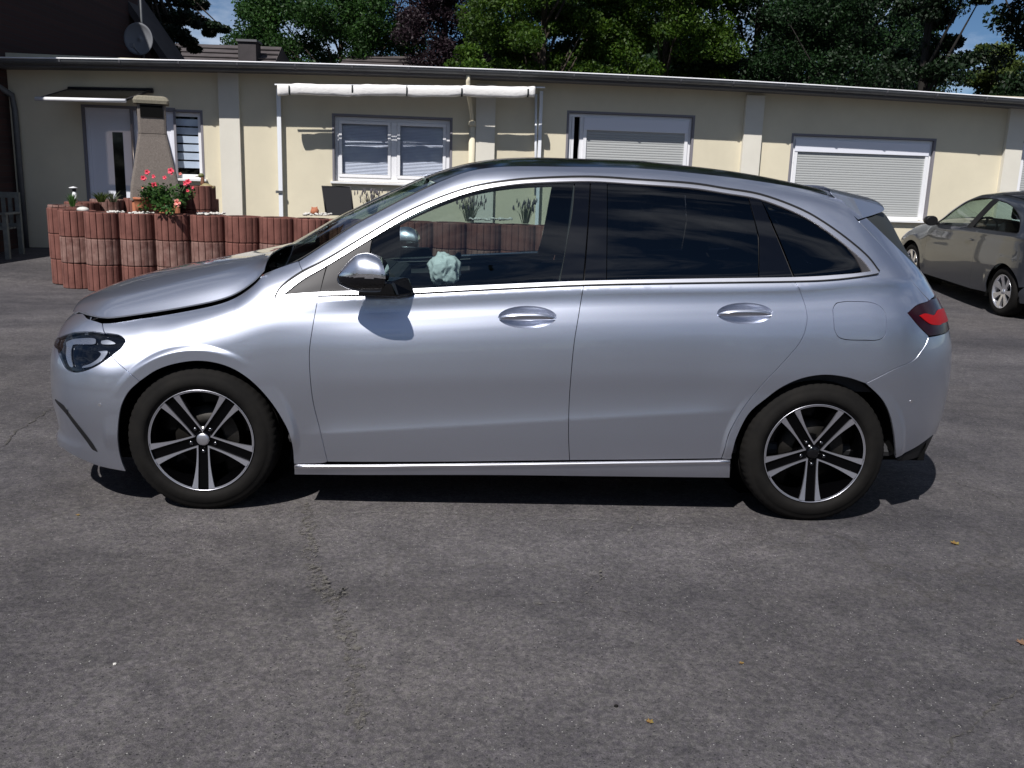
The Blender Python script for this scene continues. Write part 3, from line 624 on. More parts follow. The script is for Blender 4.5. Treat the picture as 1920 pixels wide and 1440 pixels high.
for i in range(n):
    r=[]
    for q in qs:
        a=abs(q); kr=u[i]**5; x=Cx(u[i])+(E3[i,0]-Cx(u[i]))*a**(2.4-1.4*kr); y=-E3[i,1]*q; z=E3[i,2]+(Cz(u[i])-E3[i,2])*(hq(a)*(1-kr)+hq2(a)*kr)
        r.append(np.array([float(x),float(y),float(z)])-OR)
    rows.append(r)
m=MB(); m.loft(rows,False,False)
low=[[p-np.array([0,0,.006]) for p in r] for r in rows]
k=len(qs)
m.loft([rows[0],low[0]],False,False,False); m.loft([rows[-1],low[-1]],False,False,False)
m.loft([[r[0] for r in rows],[r[0] for r in low]],False,False,False); m.loft([[r[-1] for r in rows],[r[-1] for r in low]],False,False,False)
me=m.mesh('bonnet'); bn=link('bonnet',me,M['paint'],car); bn['label']='raised bonnet, standing a little open along its shut line'
m=MB(); m.loft([[p*np.array([1,.985,1])-np.array([0,0,.012]) for p in r] for r in rows],False,False,False); m.build('bonnet_liner',M['under'],bn)
# ---- cowl, windscreen, roof
def edge(xs,off=0.):
    z=S.zt(xs); return np.stack([xs,-S.yt(xs)+0*xs,z+off],-1)
def spanloft(name,xs,cx,cz,mat,parent=car,pw=2.2,zoff=0.,thick=.0,pz=2.0,nq=29,yin=0.):
    """surface between the near and far upper body edges; cx, cz: centre line offsets"""
    E_=edge(xs,zoff); rows=[]
    for i,x in enumerate(xs):
        r=[]
        for q in np.linspace(-1,1,nq):
            a=abs(q); r.append(np.array([x+cx(x)*(1-a**pw),-(E_[i,1]+yin)*q,E_[i,2]+cz(x)*(1-a**pz)])-OR)
        rows.append(r)
    m=MB(); m.loft(rows,False,False)
    return link(name,m.mesh(name),mat,parent)
xs=np.linspace(.345,1.0,30)
ws=spanloft('windscreen',xs,tab([.3,1.0],[-.20,-.10]),tab([.3,1.0],[.012,.022]),M['windscreen'],zoff=-.004)
xs2=np.linspace(1.0,2.785,60)
rf=spanloft('roof_panel',xs2,tab([.99,1.3,2.8],[-.09,-.02,.03]),tab([.99,1.5,2.2,2.85],[.022,.046,.046,.036]),M['roofglass'],pz=2.6)
spanloft('roof_rear',np.linspace(2.787,2.93,8),tab([2.78,2.95],[.03,.085]),tab([2.78,2.95],[.0375,.030]),M['paint'],pz=2.6,zoff=-.001)
spanloft('headliner',xs2,tab([.99,1.3,2.8],[-.05,-.02,.03]),tab([.99,1.5,2.2,2.85],[.02,.036,.036,.03]),M['interior'],zoff=-.035,parent=rf)
for sg in (-1,1):
    m=MB()
    m.tube([np.array([float(x),float(sg*(S.yt(x)-.01)),float(S.zt(x)+.0)])-OR for x in np.linspace(.36,1.0,24)],.005,6)
    m.build('windscreen_seal',M['black'],ws)
m=MB()   # cowl tray under the raised bonnet edge
v=[];f=[]
for i,y in enumerate(np.linspace(-.69,.69,15)):
    a=abs(y)/.69
    v+=[(.02+.12*a-1.36,y,.93),( .20+.10*a-1.36,y,.965-.02*a),(.14+.215*a**2-1.36,y,1.035+.04*a**2 if False else 1.03+.045*a**2)]
for i in range(14):
    for j in range(2): f.append((i*3+j,i*3+3+j,i*3+4+j,i*3+1+j))
m.add(v,f,True); cw=m.build('cowl',M['black'],car)
m=MB()
for y0,y1 in ((-.55,-.02),(-.05,.5)):
    m=MB(); m.tube([(.16-1.36,y0,1.01),(.08-1.36,y0*.2+y1*.8,1.035),(.075-1.36,y1,1.03)],.009,6); m.build('wiper',M['sail'],cw)
# ---- spoiler
def pts_y(ps,y): return [on(a,b,1,y) for a,b in ps]
side_poly=catmull([(1556,361),(1569,364.5),(1610,374),(1643,383),(1656,390)],4)+[(1658.5,393)]+catmull([(1655,397),(1635,404),(1609,412)],3)
m=MB(); rings=[]
base=np.array([on(a,b,1,-.60+.10*max(0,(a-1600)/58)) for a,b in side_poly]); base=np.array([on(a,b,1,-.60+.10*max(0,(a-1600)/58)+.45*(q_[2]-1.38)) for (a,b),q_ in zip(side_poly,base)])
for y in np.linspace(-1,1,25):
    r=[]
    for p in base:
        yy=-p[1]*y; k=1-abs(y)**2.4
        r.append(np.array([p[0]+.085*k,yy,p[2]+.032*k])-OR)
    rings.append(r)
m.loft(rings,True,True); m.build('roof_spoiler',M['paint'],car,bevel=.004)
# ---- underbody, arch liners
m=MB(); o=-1.36
m.box(.40+o,2.33+o,-.80,.80,.16,.40); m.box(-.60+o,.42+o,-.50,.50,.17,.60); m.box(2.30+o,3.35+o,-.52,.52,.22,.60)
m.box(3.05+o,3.30+o,-.74,.74,.26,.55); m.box(-.55+o,-.40+o,-.60,.60,.15,.60)
m.box(-.45+o,.42+o,-.60,.60,.60,.80); m.box(2.30+o,3.10+o,-.70,.70,.70,.95)
m.build('underbody',M['under'],car)
for wx in (0.,2.727):
    for sd_ in (-1,1):
        m=MB(); rows=[]
        for a in np.linspace(-.25 if wx==0 else .0,math.pi+.22,36):
            r=.372+(.02 if wx==0 else .005)*(abs(math.cos(a))); rows.append([(wx+o+r*math.cos(a),sd_*y,.322+r*math.sin(a)) for y in (.868,.50)])
        m.loft(rows,False,False)
        m.add([(wx+o+.39*math.cos(a),sd_*.50,.322+.39*math.sin(a)) for a in np.linspace(0,2*math.pi,30,endpoint=False)],[tuple(range(30))])
        m.build('wheel_arch',M['under'],car)
# inner shell keeps the gaps between panels dark
for sd_ in (-1,1):
    sk=O_([[('c',-.20,.74),('c',.2,.80),('c',.40,.93),('c',.9,.96),('c',1.65,1.01),('c',2.5,1.05),('c',2.9,1.08),('c',3.2,1.06)],[('c',3.2,1.06),('c',3.35,.75),('c',3.2,.66)],[('c',3.05,.69),('c',2.73,.73),('c',2.45,.66),('c',2.30,.50),('c',2.28,.24)],[('c',2.28,.24),('c',.44,.19)],[('c',.44,.19),('c',.40,.45),('c',.28,.66),('c',0.0,.74),('c',-.20,.74)]])
    pan('door_inner',sk,'under',sd_,off=-.03,fold=.0,inset=0,h=.05)
# ---- wheels
def wheel_parts(black_cap):
    g={}
    n=240; prof=[(.222,-.070),(.230,-.086),(.236,-.097),(.245,-.102),(.2465,-.1045),(.262,-.1055),(.284,-.104),(.286,-.1015),(.300,-.098),(.312,-.091),(.320,-.081),(.3255,-.068),(.327,-.05),(.327,-.028),(.320,-.027),(.320,-.021),(.327,-.020),(.327,.02),(.320,.021),(.320,.027),(.327,.028),(.327,.05),(.320,.081),(.29,.10),(.23,.09)]
    v=[];f=[];mm=len(prof)
    for i in range(n):
        a=2*math.pi*i/n
        for j,(r,y) in enumerate(prof):
            if 10<=j<=12 and i%4==0: r-=.003
            if j in(3,4) : y-=.0012*(1 if (i//6)%2 else 0)
            z=r*math.sin(a); x=r*math.cos(a)
            if z<-.3195: z=-.3195-(-.3195-z)*.15
            v.append((x,y,z))
    for i in range(n):
        k=(i+1)%n
        for j in range(mm-1): f.append((i*mm+j,k*mm+j,k*mm+j+1,i*mm+j+1))
    m=MB(); m.add(v,f,True); g['tyre']=m.mesh('tyre')
    m=MB(); m.lathe([(.2295,-.093),(.2305,-.096),(.2295,-.0975),(.2275,-.0975),(.2265,-.095),(.2255,-.088)],96,'y'); g['rim_lip']=m.mesh('rim_lip')
    m=MB(); m.lathe([(.224,-.096),(.218,-.080),(.208,-.06),(.203,.0),(.205,.08)],72,'y'); 
    m.lathe([(.0,.0),(.205,.0)],48,'y',(0,.03,0)); 
    # hub dish
    m.lathe([(.0,-.070),(.026,-.071),(.034,-.070),(.036,-.064),(.055,-.062),(.062,-.05),(.075,-.02),(.075,.03)],48,'y')
    def yd(r): return -.072-.024*(r/.23)**1.5
    for kx in range(5):
        th=R(270+72*kx); c,s_=math.cos(th),math.sin(th)
        # dark spoke between the two machined blades
        prof2=[(.030,.024),(.075,.024),(.12,.025),(.17,.026),(.224,.027)]
        top=[];
        for r,wd in prof2:
            for sg in (-1,1): top.append((r*c-sg*wd*s_,yd(r)+.010,r*s_+sg*wd*c))
        bot=[(x*1.0,y+.032,z) for x,y,z in top]
        mm2=len(prof2); b=len(m.v); fs=[]
        for i in range(mm2-1):
            a0=2*i; fs+=[(a0,a0+1,a0+3,a0+2),(10+a0,10+a0+2,10+a0+3,10+a0+1),(a0,a0+2,10+a0+2,10+a0),(a0+1,10+a0+1,10+a0+3,a0+3)]
        m.add(top+bot,fs)
    g['rim']=m.mesh('rim')
    m=MB(); W_=.231
    ti=np.linspace(0,1,22)
    inn=catmull([(.164,.119),(.27,.119),(.46,.130),(.66,.156),(.85,.193),(.945,.218)],4); oo=catmull([(.124,.090),(.27,.091),(.46,.094),(.66,.098),(.85,.100),(.985,.101)],4)
    def samp(P):
        P=np.array(P);d=np.r_[0,np.cumsum(np.linalg.norm(np.diff(P,axis=0),axis=1))];d/=d[-1]
        return np.stack([np.interp(ti,d,P[:,0]),np.interp(ti,d,P[:,1])],1)
    A=samp(inn);B_=samp(oo)
    for kx in range(5):
        th=R(270+72*kx); c,s_=math.cos(th),math.sin(th)
        for sg in (1,-1):
            v=[];f=[]
            for dep in (0,.009):
                for j in range(22):
                    for P in (A[j],B_[j]):
                        x,z=P[0]*W_,sg*P[1]*W_; r=math.hypot(x,z); v.append((x*c-z*s_,yd(r)+dep,x*s_+z*c))
            for j in range(21):
                f+=[(2*j,2*j+1,2*j+3,2*j+2),(44+2*j,44+2*j+2,44+2*j+3,44+2*j+1),(2*j,2*j+2,44+2*j+2,44+2*j),(2*j+1,44+2*j+1,44+2*j+3,2*j+3)]
            m.add(v,f)
        th=R(90+72*kx)
        # edge line round the big window at the rim
        v=[]; 
        for j,t_ in enumerate(np.linspace(R(-23),R(23),22)):
            a=th+t_
            for rr in (.2205,.226): v.append((rr*math.cos(a),yd(rr)-.0005,rr*math.sin(a)))
        m.add(v,[(2*j,2*j+1,2*j+3,2*j+2) for j in range(21)])
    g['spoke_face']=m.mesh('spoke_face')
    m=MB(); 
    m.lathe([(0,-.074),(.007,-.073),(.009,-.068),(.010,-.058)],10,'y')
    g['wheel_bolt']=m.mesh('wheel_bolt')
    m=MB(); m.lathe([(0,-.079),(.020,-.0785),(.0265,-.076),(.0285,-.072),(.0285,-.06)],32,'y'); g['hub_cap']=m.mesh('hub_cap')
    m=MB(); m.lathe([(.05,-.012),(.138,-.012),(.138,.01),(.05,.01)],48,'y'); m.lathe([(0,-.03),(.07,-.03),(.075,-.01)],30,'y')
    pr=[]
    for a in np.linspace(R(-35),R(40),9): pr.append((.150*math.cos(a),-.035,.150*math.sin(a)))
    for a in np.linspace(R(40),R(-35),9): pr.append((.09*math.cos(a),-.035,.09*math.sin(a)))
    m.poly(pr,(0,.07,0)); g['brake']=m.mesh('brake')
    return g
wp=wheel_parts(False)
wm=dict(tyre='rubber',rim_lip='rimface',rim='rimblack',spoke_face='rimface',wheel_bolt='darkchrome',hub_cap='satin',brake='brake')
for me_n,me in wp.items():
    bm=bmesh.new(); bm.from_mesh(me); bmesh.ops.remove_doubles(bm,verts=bm.verts,dist=1e-6); bmesh.ops.recalc_face_normals(bm,faces=bm.faces); bm.to_mesh(me); bm.free()
    me.materials.append(M[wm[me_n]])
blackcap=wp['hub_cap'].copy(); blackcap.materials.clear(); blackcap.materials.append(M['blackgloss'])
for wx in (0.,2.727):
    for sd_ in (-1,1):
        e=link('wheel',wp['tyre'],None,car,(wx+o,sd_*.785,.322),(0,0,0 if sd_<0 else math.pi))
        for nm in ('rim_lip','rim','spoke_face','wheel_bolt','hub_cap','brake'):
            if nm=='wheel_bolt':
                for kx in range(5):
                    a=R(54+72*kx); link(nm,wp[nm],None,e,(.056*math.cos(a),0,.056*math.sin(a)))
                continue
            link(nm,blackcap if nm=='hub_cap' and wx>1 else wp[nm],None,e)
# ---- door mirrors
for sd_ in (-1,1):
    secs=[(.615,1.058,.004,.006),(.625,1.060,.020,.020),(.650,1.068,.045,.040),(.685,1.078,.070,.064),(.72,1.086,.085,.079),(.76,1.088,.092,.083),(.80,1.085,.092,.079),(.822,1.082,.088,.074)]
    T=np.linspace(0,1,len(secs)); fx=tab(T,[q[0] for q in secs]);fz=tab(T,[q[1] for q in secs]);fy=tab(T,[q[2] for q in secs]);fh=tab(T,[q[3] for q in secs])
    N_=96; rings=[]
    for t_ in np.linspace(0,1,40):
        ring=[]
        for j in range(N_):
            a=2*math.pi*j/N_; c,s_=math.cos(a),math.sin(a)
            yy=fy(t_)*math.copysign(abs(c)**.8,c); zz=fh(t_)*math.copysign(abs(s_)**.9,s_)
            if zz<0: zz*=.92
            ring.append((float(fx(t_))-.03*abs(s_)**2*float(t_)+o,sd_*(.985-yy*1.0),float(fz(t_)+zz)))
        rings.append(ring)
    def zsplit(lo,hi,name,mat,grow=0.):
        m=MB(); v=[];f=[]
        for r in rings: v+=r
        nr=len(rings)
        cz=0
        for i in range(nr-1):
            for j in range(N_):
                k=(j+1)%N_
                q=[i*N_+j,i*N_+k,(i+1)*N_+k,(i+1)*N_+j]; zc=sum(v[a][2] for a in q)/4
                xx=sum(v[a][0] for a in q)/4-o
                zl=lo(xx);zh=hi(xx)
                if zl<=zc<zh: f.append(tuple(q))
        used=sorted({a for q in f for a in q}); mp_={a:i for i,a in enumerate(used)}
        cen=np.array([.72+o,sd_*.985,1.06])
        vs=[tuple(np.array(v[a])+(np.array(v[a])-cen)*grow) for a in used]
        m.add(vs,[tuple(mp_[a] for a in q) for q in f],True); return m
    lo1=lambda x:1.094
    mh=zsplit(lo1,lambda x:9,'','').build('door_mirror',M['paint'],car)
    zsplit(lambda x:1.078,lo1,'','',.012).build('mirror_band',M['chrome'],mh)
    zsplit(lambda x:-9,lambda x:1.078,'','').build('mirror_lower',M['blackgloss'],mh)
    m=MB(); r=rings[-1]; cpt=np.mean(r,axis=0); m.add([tuple(cpt)]+[tuple(q) for q in r],[(0,i+1,(i+1)%N_+1) for i in range(N_)]); m.build('mirror_glass',M['mirrorglass'],mh)
    m=MB(); m.hexa([(.70+o,sd_*.93,1.05),(.84+o,sd_*.93,1.05),(.86+o,sd_*.93,.985),(.69+o,sd_*.93,.985)],[(.72+o,sd_*.83,1.06),(.90+o,sd_*.83,1.06),(.93+o,sd_*.83,.985),(.70+o,sd_*.83,.985)])
    m.build('mirror_foot',M['blackgloss'],mh,bevel=.01)
# ---- interior
it=MB()
it.box(.35+o,3.15+o,-.78,.78,.28,.34)            # floor
it.hexa([(.36+o,y,z) for y,z in ((-.70,.55),(.70,.55),(.70,1.02),(-.70,1.02))],[(.72+o,y,z) for y,z in ((-.72,.62),(.72,.62),(.72,.99),(-.72,.99))])
it.box(.70+o,.80+o,-.66,.66,.80,.985)
dsh=it.build('dashboard',M['interior'],car,bevel=.03)
m=MB(); m.box(.70+o,1.7+o,-.11,.11,.34,.66); m.build('centre_console',M['interior'],car,bevel=.02)
def seat(x,y,wd,name='seat'):
    m=MB()
    rings=[]
    for t_,(dx,z,hw,dp) in enumerate(((0,.60,.25,.12),(.05,.70,.26,.13),(.10,.90,.26,.11),(.16,1.10,.24,.10),(.20,1.20,.19,.08))):
        rings.append([(x+dx+o+dp*.5*math.cos(a),y+wd*hw*math.sin(a)/.25*.25*4/4,z+.0) for a in np.linspace(0,2*math.pi,20,endpoint=False)])
    m.loft(rings); m.box(x-.42+o,x+.10+o,y-.25*wd,y+.25*wd,.42,.62)
    s_=m.build(name,M['interior'],car,bevel=.03)
    m=MB(); rings=[[(x+.235+o+.045*k*math.cos(a),y+.13*k*math.sin(a)*wd,z) for a in np.linspace(0,2*math.pi,16,endpoint=False)] for z,k in ((1.24,.8),(1.27,1),(1.36,1),(1.40,.8))]
    m.loft(rings); m.box(x+.20+o,x+.24+o,y-.05,y+.05,1.14,1.25); m.build('headrest',M['interior'],s_)
seat(1.62,-.38,1.);seat(1.62,.38,1.);seat(2.50,-.36,1.05);seat(2.50,.36,1.05)
m=MB()   # steering wheel
ax=Vector((-.90,0,.43)).normalized()
cen=Vector((1.02+o,-.37,.955)); uu=Vector((0,1,0)); vv_=ax.cross(uu)
ptl=[cen+.185*(math.cos(a)*uu+math.sin(a)*vv_) for a in np.linspace(0,2*math.pi,40)]
m.tube(ptl,.014,8,False); m.tube([cen,cen+Vector((-.20,0,-.09))],.03,8)
for a in (0,math.pi,-math.pi/2): m.tube([cen,cen+.18*(math.cos(a)*uu+math.sin(a)*vv_)],.016,6)
stw=m.build('steering_wheel',M['interior2'],car)
from mathutils import noise as mn
ac=on(834,507,1,-.60)-OR
bm=bmesh.new(); bmesh.ops.create_icosphere(bm,subdivisions=5,radius=1)
ra=random.Random(12)
rdg=lambda q:1-min(1,abs(mn.noise(q))*3.2)
for v in bm.verts:
    p=v.co.copy(); p2_=Vector((p.x,p.y,p.z*.55)); k=.84+.20*mn.noise(p*1.2+Vector((4.1,0,1.7)))+.13*rdg(p2_*1.5+Vector((1,9,2)))+.07*rdg(p2_*3.3+Vector((5,2,7)))+.02*mn.noise(p*9)
    k*=1+.20*max(0,p.z)
    v.co=Vector((p.x*.074,p.y*.085,p.z*.076-.012*abs(p.x)))*k
me=bpy.data.meshes.new('airbag'); bm.to_mesh(me); bm.free(); me.polygons.foreach_set('use_smooth',[True]*len(me.polygons))
ab=link('airbag',me,M['airbag'],car,tuple(ac),(0,-.2,.1)); ab['label']='white deflated airbag hanging from the steering wheel'
m=MB(); m.box(.895+o,.93+o,-.09,.09,1.345,1.41); m.tube([(.90+o,0,1.41),(.93+o,0,1.47)],.012,6); m.build('rear_view_mirror',M['interior'],car,bevel=.01)
for sd_ in (-1,1):   # inner door cards, pillar linings
    pan('door_card',O_([[('c',.42,.60),('c',.42,.925),('c',.6,.965),('c',.9,.985),('c',1.2,1.01),('c',1.63,1.04)],[('c',1.67,1.04),('c',2.2,1.065),('c',2.55,1.085),('c',3.0,1.10)],[('c',3.0,.60),('c',.42,.60)]]),'interior',sd_,off=-.075,fold=.04,inset=0,h=.05)
    pan('pillar_lining',O_([[(1047,528),(1060,470),(1076,343)],[(1140,341),(1138,527)],[(1138,527),(1047,528)]]),'interior',sd_,off=-.02,fold=.03,inset=0,h=.05)
    pan('pillar_lining',O_([[(1415,372),(1424,445),(1425,522)],[(1492,520),(1430,374)],[(1430,374),(1415,372)]]),'interior',sd_,off=-.02,fold=.03,inset=0,h=.05)
    pan('roof_lining',O_([[(700,443),(762,408),(825,380),(888,359),(953,347),(1017,342),(1107,340),(1193,345),(1293,352),(1360,362),(1423,373),(1488,397),(1536,423),(1600,470)],[('c',3.0,1.33),('c',2.7,1.45),('c',2.2,1.515),('c',1.6,1.53),('c',1.2,1.505),('c',1.0,1.465),('c',.83,1.38),(700,443)]]),'interior',sd_,off=-.018,fold=.02,inset=0,h=.04)
m=MB(); m.box(3.10+o,3.14+o,-.68,.68,.60,1.05); m.box(2.62+o,3.1+o,-.68,.68,.60,.64); m.box(2.60+o,3.1+o,-.66,.66,.98,1.0); m.build('boot_cover',M['interior'],car)
# ---------------------------------------------------------------- ground
def gz(y): 
    t=np.clip((np.asarray(y,float)-6.5)/3.5,0,1); return .2*t*t*(3-2*t)
def ong(px,py):
    z=0.
    for _ in range(12):
        q=on(px,py,2,z); z=float(gz(q[1]))
    return q
xs_=[-150,-60,-30]+list(np.linspace(-20,20,9))+[30,60,150]; ys_=[-60,-20,-8]+list(np.linspace(6.5,10,15))+[14,30,80,200]
m=MB(); v=[(x,y,float(gz(y))) for y in ys_ for x in xs_]; k=len(xs_)
m.add(v,[(j*k+i,j*k+i+1,(j+1)*k+i+1,(j+1)*k+i) for j in range(len(ys_)-1) for i in range(k-1)],True)
g=m.build('ground',M['asphalt']); tag(g,kind='structure')
def crack(name,pts,wd,mat,jit=.02,z=.004):
    P=[ong(*p)[:2] for p in pts]; P=catmull(P,10); v=[];f=[]
    r=random.Random(len(pts)*7+int(wd*1e4))
    off=0
    for i,p in enumerate(P):
        t=P[min(i+1,len(P)-1)]-P[max(i-1,0)]; t=t/(np.linalg.norm(t)+1e-9); n_=np.array([-t[1],t[0]])
        off=off*.7+r.uniform(-jit,jit); w_=wd*r.uniform(.25,1.3)*(min(i,len(P)-1-i,4)/4+.05)
        for s_ in (-1,1):
            q=p+n_*(off+s_*w_/2); v.append((q[0],q[1],float(gz(q[1]))+z))
    for i in range(len(P)-1): f.append((2*i,2*i+1,2*i+3,2*i+2))
    m=MB(); m.add(v,f); o_=m.build(name,mat); tag(o_,kind='structure'); return o_
M['dirt']=pm('crack_dirt',(.10,.092,.08),.95,noise=(60,.5)); M['dirtlight']=pm('asphalt_scuff',(.16,.155,.15),.9,noise=(50,.35)); M['dirtdark']=pm('crack_dark',(.065,.060,.054),.95,noise=(40,.3))
def patchy(m,lo=.48,hi=.60,sc=45):
    n,l=nodes(m); b=n['Principled BSDF']; o_=n['Material Output']; tc=n.new('ShaderNodeTexCoord'); z=n.new('ShaderNodeTexNoise'); z.inputs['Scale'].default_value=sc; z.inputs['Detail'].default_value=6; z.inputs['Roughness'].default_value=.7; l(tc.outputs['Object'],z.inputs['Vector'])
    r_=n.new('ShaderNodeMapRange'); r_.inputs['From Min'].default_value=lo; r_.inputs['From Max'].default_value=hi; l(z.outputs[0],r_.inputs[0]); t=n.new('ShaderNodeBsdfTransparent'); x=n.new('ShaderNodeMixShader'); l(r_.outputs[0],x.inputs[0]); l(t.outputs[0],x.inputs[1]); l(b.outputs[0],x.inputs[2]); l(x.outputs[0],o_.inputs[0])
patchy(M['dirt']); patchy(M['dirtdark'],.40,.55); patchy(M['dirtlight'],.45,.75,30)
crack('asphalt_crack',[(572,935),(578,1000),(590,1060),(605,1110),(640,1160),(655,1230),(665,1300),(672,1380)],.060,M['dirt'],.012)
crack('asphalt_crack',[(590,1060),(605,1100),(632,1118),(650,1112)],.08,M['dirt'],.01,.008)
crack('tyre_scuff',[(600,965),(700,962),(820,962),(900,968),(955,985)],.02,M['dirtlight'],.004)
crack('tyre_scuff',[(955,985),(1060,975),(1180,982),(1300,990)],.02,M['dirtlight'],.004,.007)
crack('asphalt_crack',[(1920,1290),(1860,1330),(1800,1380),(1750,1430)],.010,M['dirtdark'],.010)
crack('asphalt_crack',[(960,1130),(1080,1130),(1150,1145),(1230,1165)],.008,M['dirt'],.012)
crack('asphalt_crack',[(1090,1125),(1120,1090),(1130,1060)],.012,M['dirt'],.012,.007)
crack('asphalt_crack',[(0,842),(40,805),(75,780),(92,765)],.014,M['dirtdark'],.012)
crack('asphalt_crack',[(1780,900),(1830,918),(1870,935),(1920,950)],.008,M['dirtdark'],.012)
crack('asphalt_crack',[(1180,1010),(1190,960),(1230,930)],.008,M['dirt'],.015)
# ---------------------------------------------------------------- low building
BA=math.atan(.067); e_=np.array([math.cos(BA),math.sin(BA),0]); nn=np.array([-math.sin(BA),math.cos(BA),0]); BO=np.array([1.7,10.2,0.])
def wl(px,py,t=0.):
    d=ray(px,py); k=((BO+nn*t-CC)@nn)/(d@nn); P=CC+d*k-BO; return float(P@e_),float(P[2])
bld=thing('low_building',tuple(BO),'long cream plastered single-storey building with flat roof and grey gutter behind the planters','building',rz=BA)
def rectpx(x0,y0,x1,y1): 
    a=wl(x0,y0);b=wl(x1,y1); return a[0],b[0],b[1],a[1]
S0,S1=-7.72,11.0; ZT=3.02
W1=(wl(627,280)[0],wl(844,280)[0],1.33,2.31); Rr1=(wl(1065,260)[0],wl(1297,260)[0],.98,2.49); Rr2=(wl(1482,320)[0],wl(1744,330)[0],.98,2.275)
DR=(wl(160,260)[0],wl(160,260)[0]+1.30,.16,2.30); W0=(wl(378,270)[0]-1.0,wl(378,270)[0],1.30,2.28); W3=(wl(1912,290)[0],wl(1912,290)[0]+1.3,.98,2.3)
holes_=[W1,Rr1,Rr2,DR,W0,W3]
def wallgrid(s0,s1,z0,z1,holes,y0,y1,name,mat,parent):
    S_=sorted({s0,s1,*[h[0] for h in holes],*[h[1] for h in holes]});Z_=sorted({z0,z1,*[h[2] for h in holes],*[h[3] for h in holes]})
    m=MB()
    for i in range(len(S_)-1):
        for j in range(len(Z_)-1):
            cs=(S_[i]+S_[i+1])/2;cz=(Z_[j]+Z_[j+1])/2
            if any(h[0]<cs<h[1] and h[2]<cz<h[3] for h in holes): continue
            m.add([(S_[i],y0,Z_[j]),(S_[i+1],y0,Z_[j]),(S_[i+1],y0,Z_[j+1]),(S_[i],y0,Z_[j+1])],[(0,1,2,3)])
    for h in holes:
        for (a,b) in (((h[0],h[2]),(h[1],h[2])),((h[1],h[2]),(h[1],h[3])),((h[1],h[3]),(h[0],h[3])),((h[0],h[3]),(h[0],h[2]))):
            m.add([(a[0],y0,a[1]),(b[0],y0,b[1]),(b[0],y1,b[1]),(a[0],y1,a[1])],[(0,1,2,3)])
    m.add([(s0,y0,z0),(s0,y1+4,z0),(s0,y1+4,z1),(s0,y0,z1)],[(0,1,2,3)]); m.add([(s1,y0,z0),(s1,y1+4,z0),(s1,y1+4,z1),(s1,y0,z1)],[(0,1,2,3)])
    m.add([(s0,y1+4,z0),(s1,y1+4,z0),(s1,y1+4,z1),(s0,y1+4,z1)],[(0,1,2,3)])
    return m.build(name,mat,parent,fix=False)
wall=wallgrid(S0,S1,-.2,ZT,holes_,0,.16,'wall',M['plaster'],bld)
for px in (433,909,1408,1899):
    s_=wl(px,260)[0]; wd=.15
    m=MB(); m.box(s_-wd,s_+wd,-.075,.01,-.1,2.86); m.build('pilaster',M['pilaster'],bld)
def bow(s_): return 3.02-.0019*(s_-1.0)**2*1.0   # roof edge sags slightly to both ends
OH=.50
# roof sheet, fascia, gutter
SS=np.linspace(S0-.9,S1+.3,50)
m=MB(); m.loft([[(s_,-OH+.06,bow(s_)+.03),(s_,4.2,bow(s_)+.22),(s_,4.2,bow(s_)+.14),(s_,-OH+.06,bow(s_)-.02)] for s_ in SS],True,True,False); m.build('roof',M['tiledark'],bld)
m=MB(); m.loft([[(s_,-OH+.05,bow(s_)-.03),(s_,-OH+.08,bow(s_)-.03),(s_,-OH+.08,bow(s_)-.105),(s_,-OH+.05,bow(s_)-.105)] for s_ in SS],True,True,False)
m.loft([[(s_,-OH+.08,bow(s_)-.075),(s_,.0,bow(s_)-.075),(s_,.0,bow(s_)-.10),(s_,-OH+.08,bow(s_)-.10)] for s_ in SS],True,True,False); m.build('soffit',M['zincdark'],bld)
m=MB(); rings=[]
for s_ in SS:
    r=[]
    for a in np.linspace(math.pi,2*math.pi,9): r.append((s_,-OH-.02+.068*math.cos(a),bow(s_)+.0+.075*math.sin(a)))
    for a in np.linspace(2*math.pi,math.pi,9): r.append((s_,-OH-.02+.060*math.cos(a),bow(s_)+.0+.066*math.sin(a)))
    rings.append(r)
m.loft(rings,True,True,True); gut=m.build('gutter',M['zinc'],bld)
m=MB(); m.tube([(s_,-OH-.09,bow(s_)+.004) for s_ in SS],.011,6); m.build('gutter_bead',M['white'],gut)
for s_ in np.arange(S0-.5,S1,.82):
    z=bow(s_); m=MB(); m.loft([[(s_-.012,-OH-.02+r*math.cos(a),z+r*1.1*math.sin(a)) for r in (.070,.078)]+[(s_+.012,-OH-.02+r*math.cos(a),z+r*1.1*math.sin(a)) for r in (.078,.070)] for a in np.linspace(math.pi,2*math.pi,7)],True,True,False); m.build('gutter_bracket',M['zincdark'],gut)
def frame_box(m,a,b,c,d,t,y0,y1):
    m.box(a,b,y0,y1,d-t,d); m.box(a,b,y0,y1,c,c+t); m.box(a,a+t,y0,y1,c+t,d-t); m.box(b-t,b,y0,y1,c+t,d-t)
def surround(h,parent,t=.032,base=True):
    m=MB(); a,b,c,d=h; m.box(a-t,b+t,-.006,.0,d,d+t) ; m.box(a-t,a,-.006,.0,c,d); m.box(b,b+t,-.006,.0,c,d); 
    m.box(a,b,.0,.155,d-.004,d-.001); m.box(a+.001,a+.004,0,.155,c,d-.004); m.box(b-.004,b-.001,0,.155,c,d-.004)
    m.build('reveal',M['greytrim'],parent)
def sill(h,parent):
    a,b,c,d=h; m=MB(); m.hexa([(a-.06,-.07,c-.035),(b+.06,-.07,c-.035),(b+.06,.12,c-.02),(a-.06,.12,c-.02)],[(a-.06,-.07,c-.008),(b+.06,-.07,c-.008),(b+.06,.12,c+.006),(a-.06,.12,c+.006)]); m.build('window_sill',M['zinc'] if False else M['whitepaint'],parent)
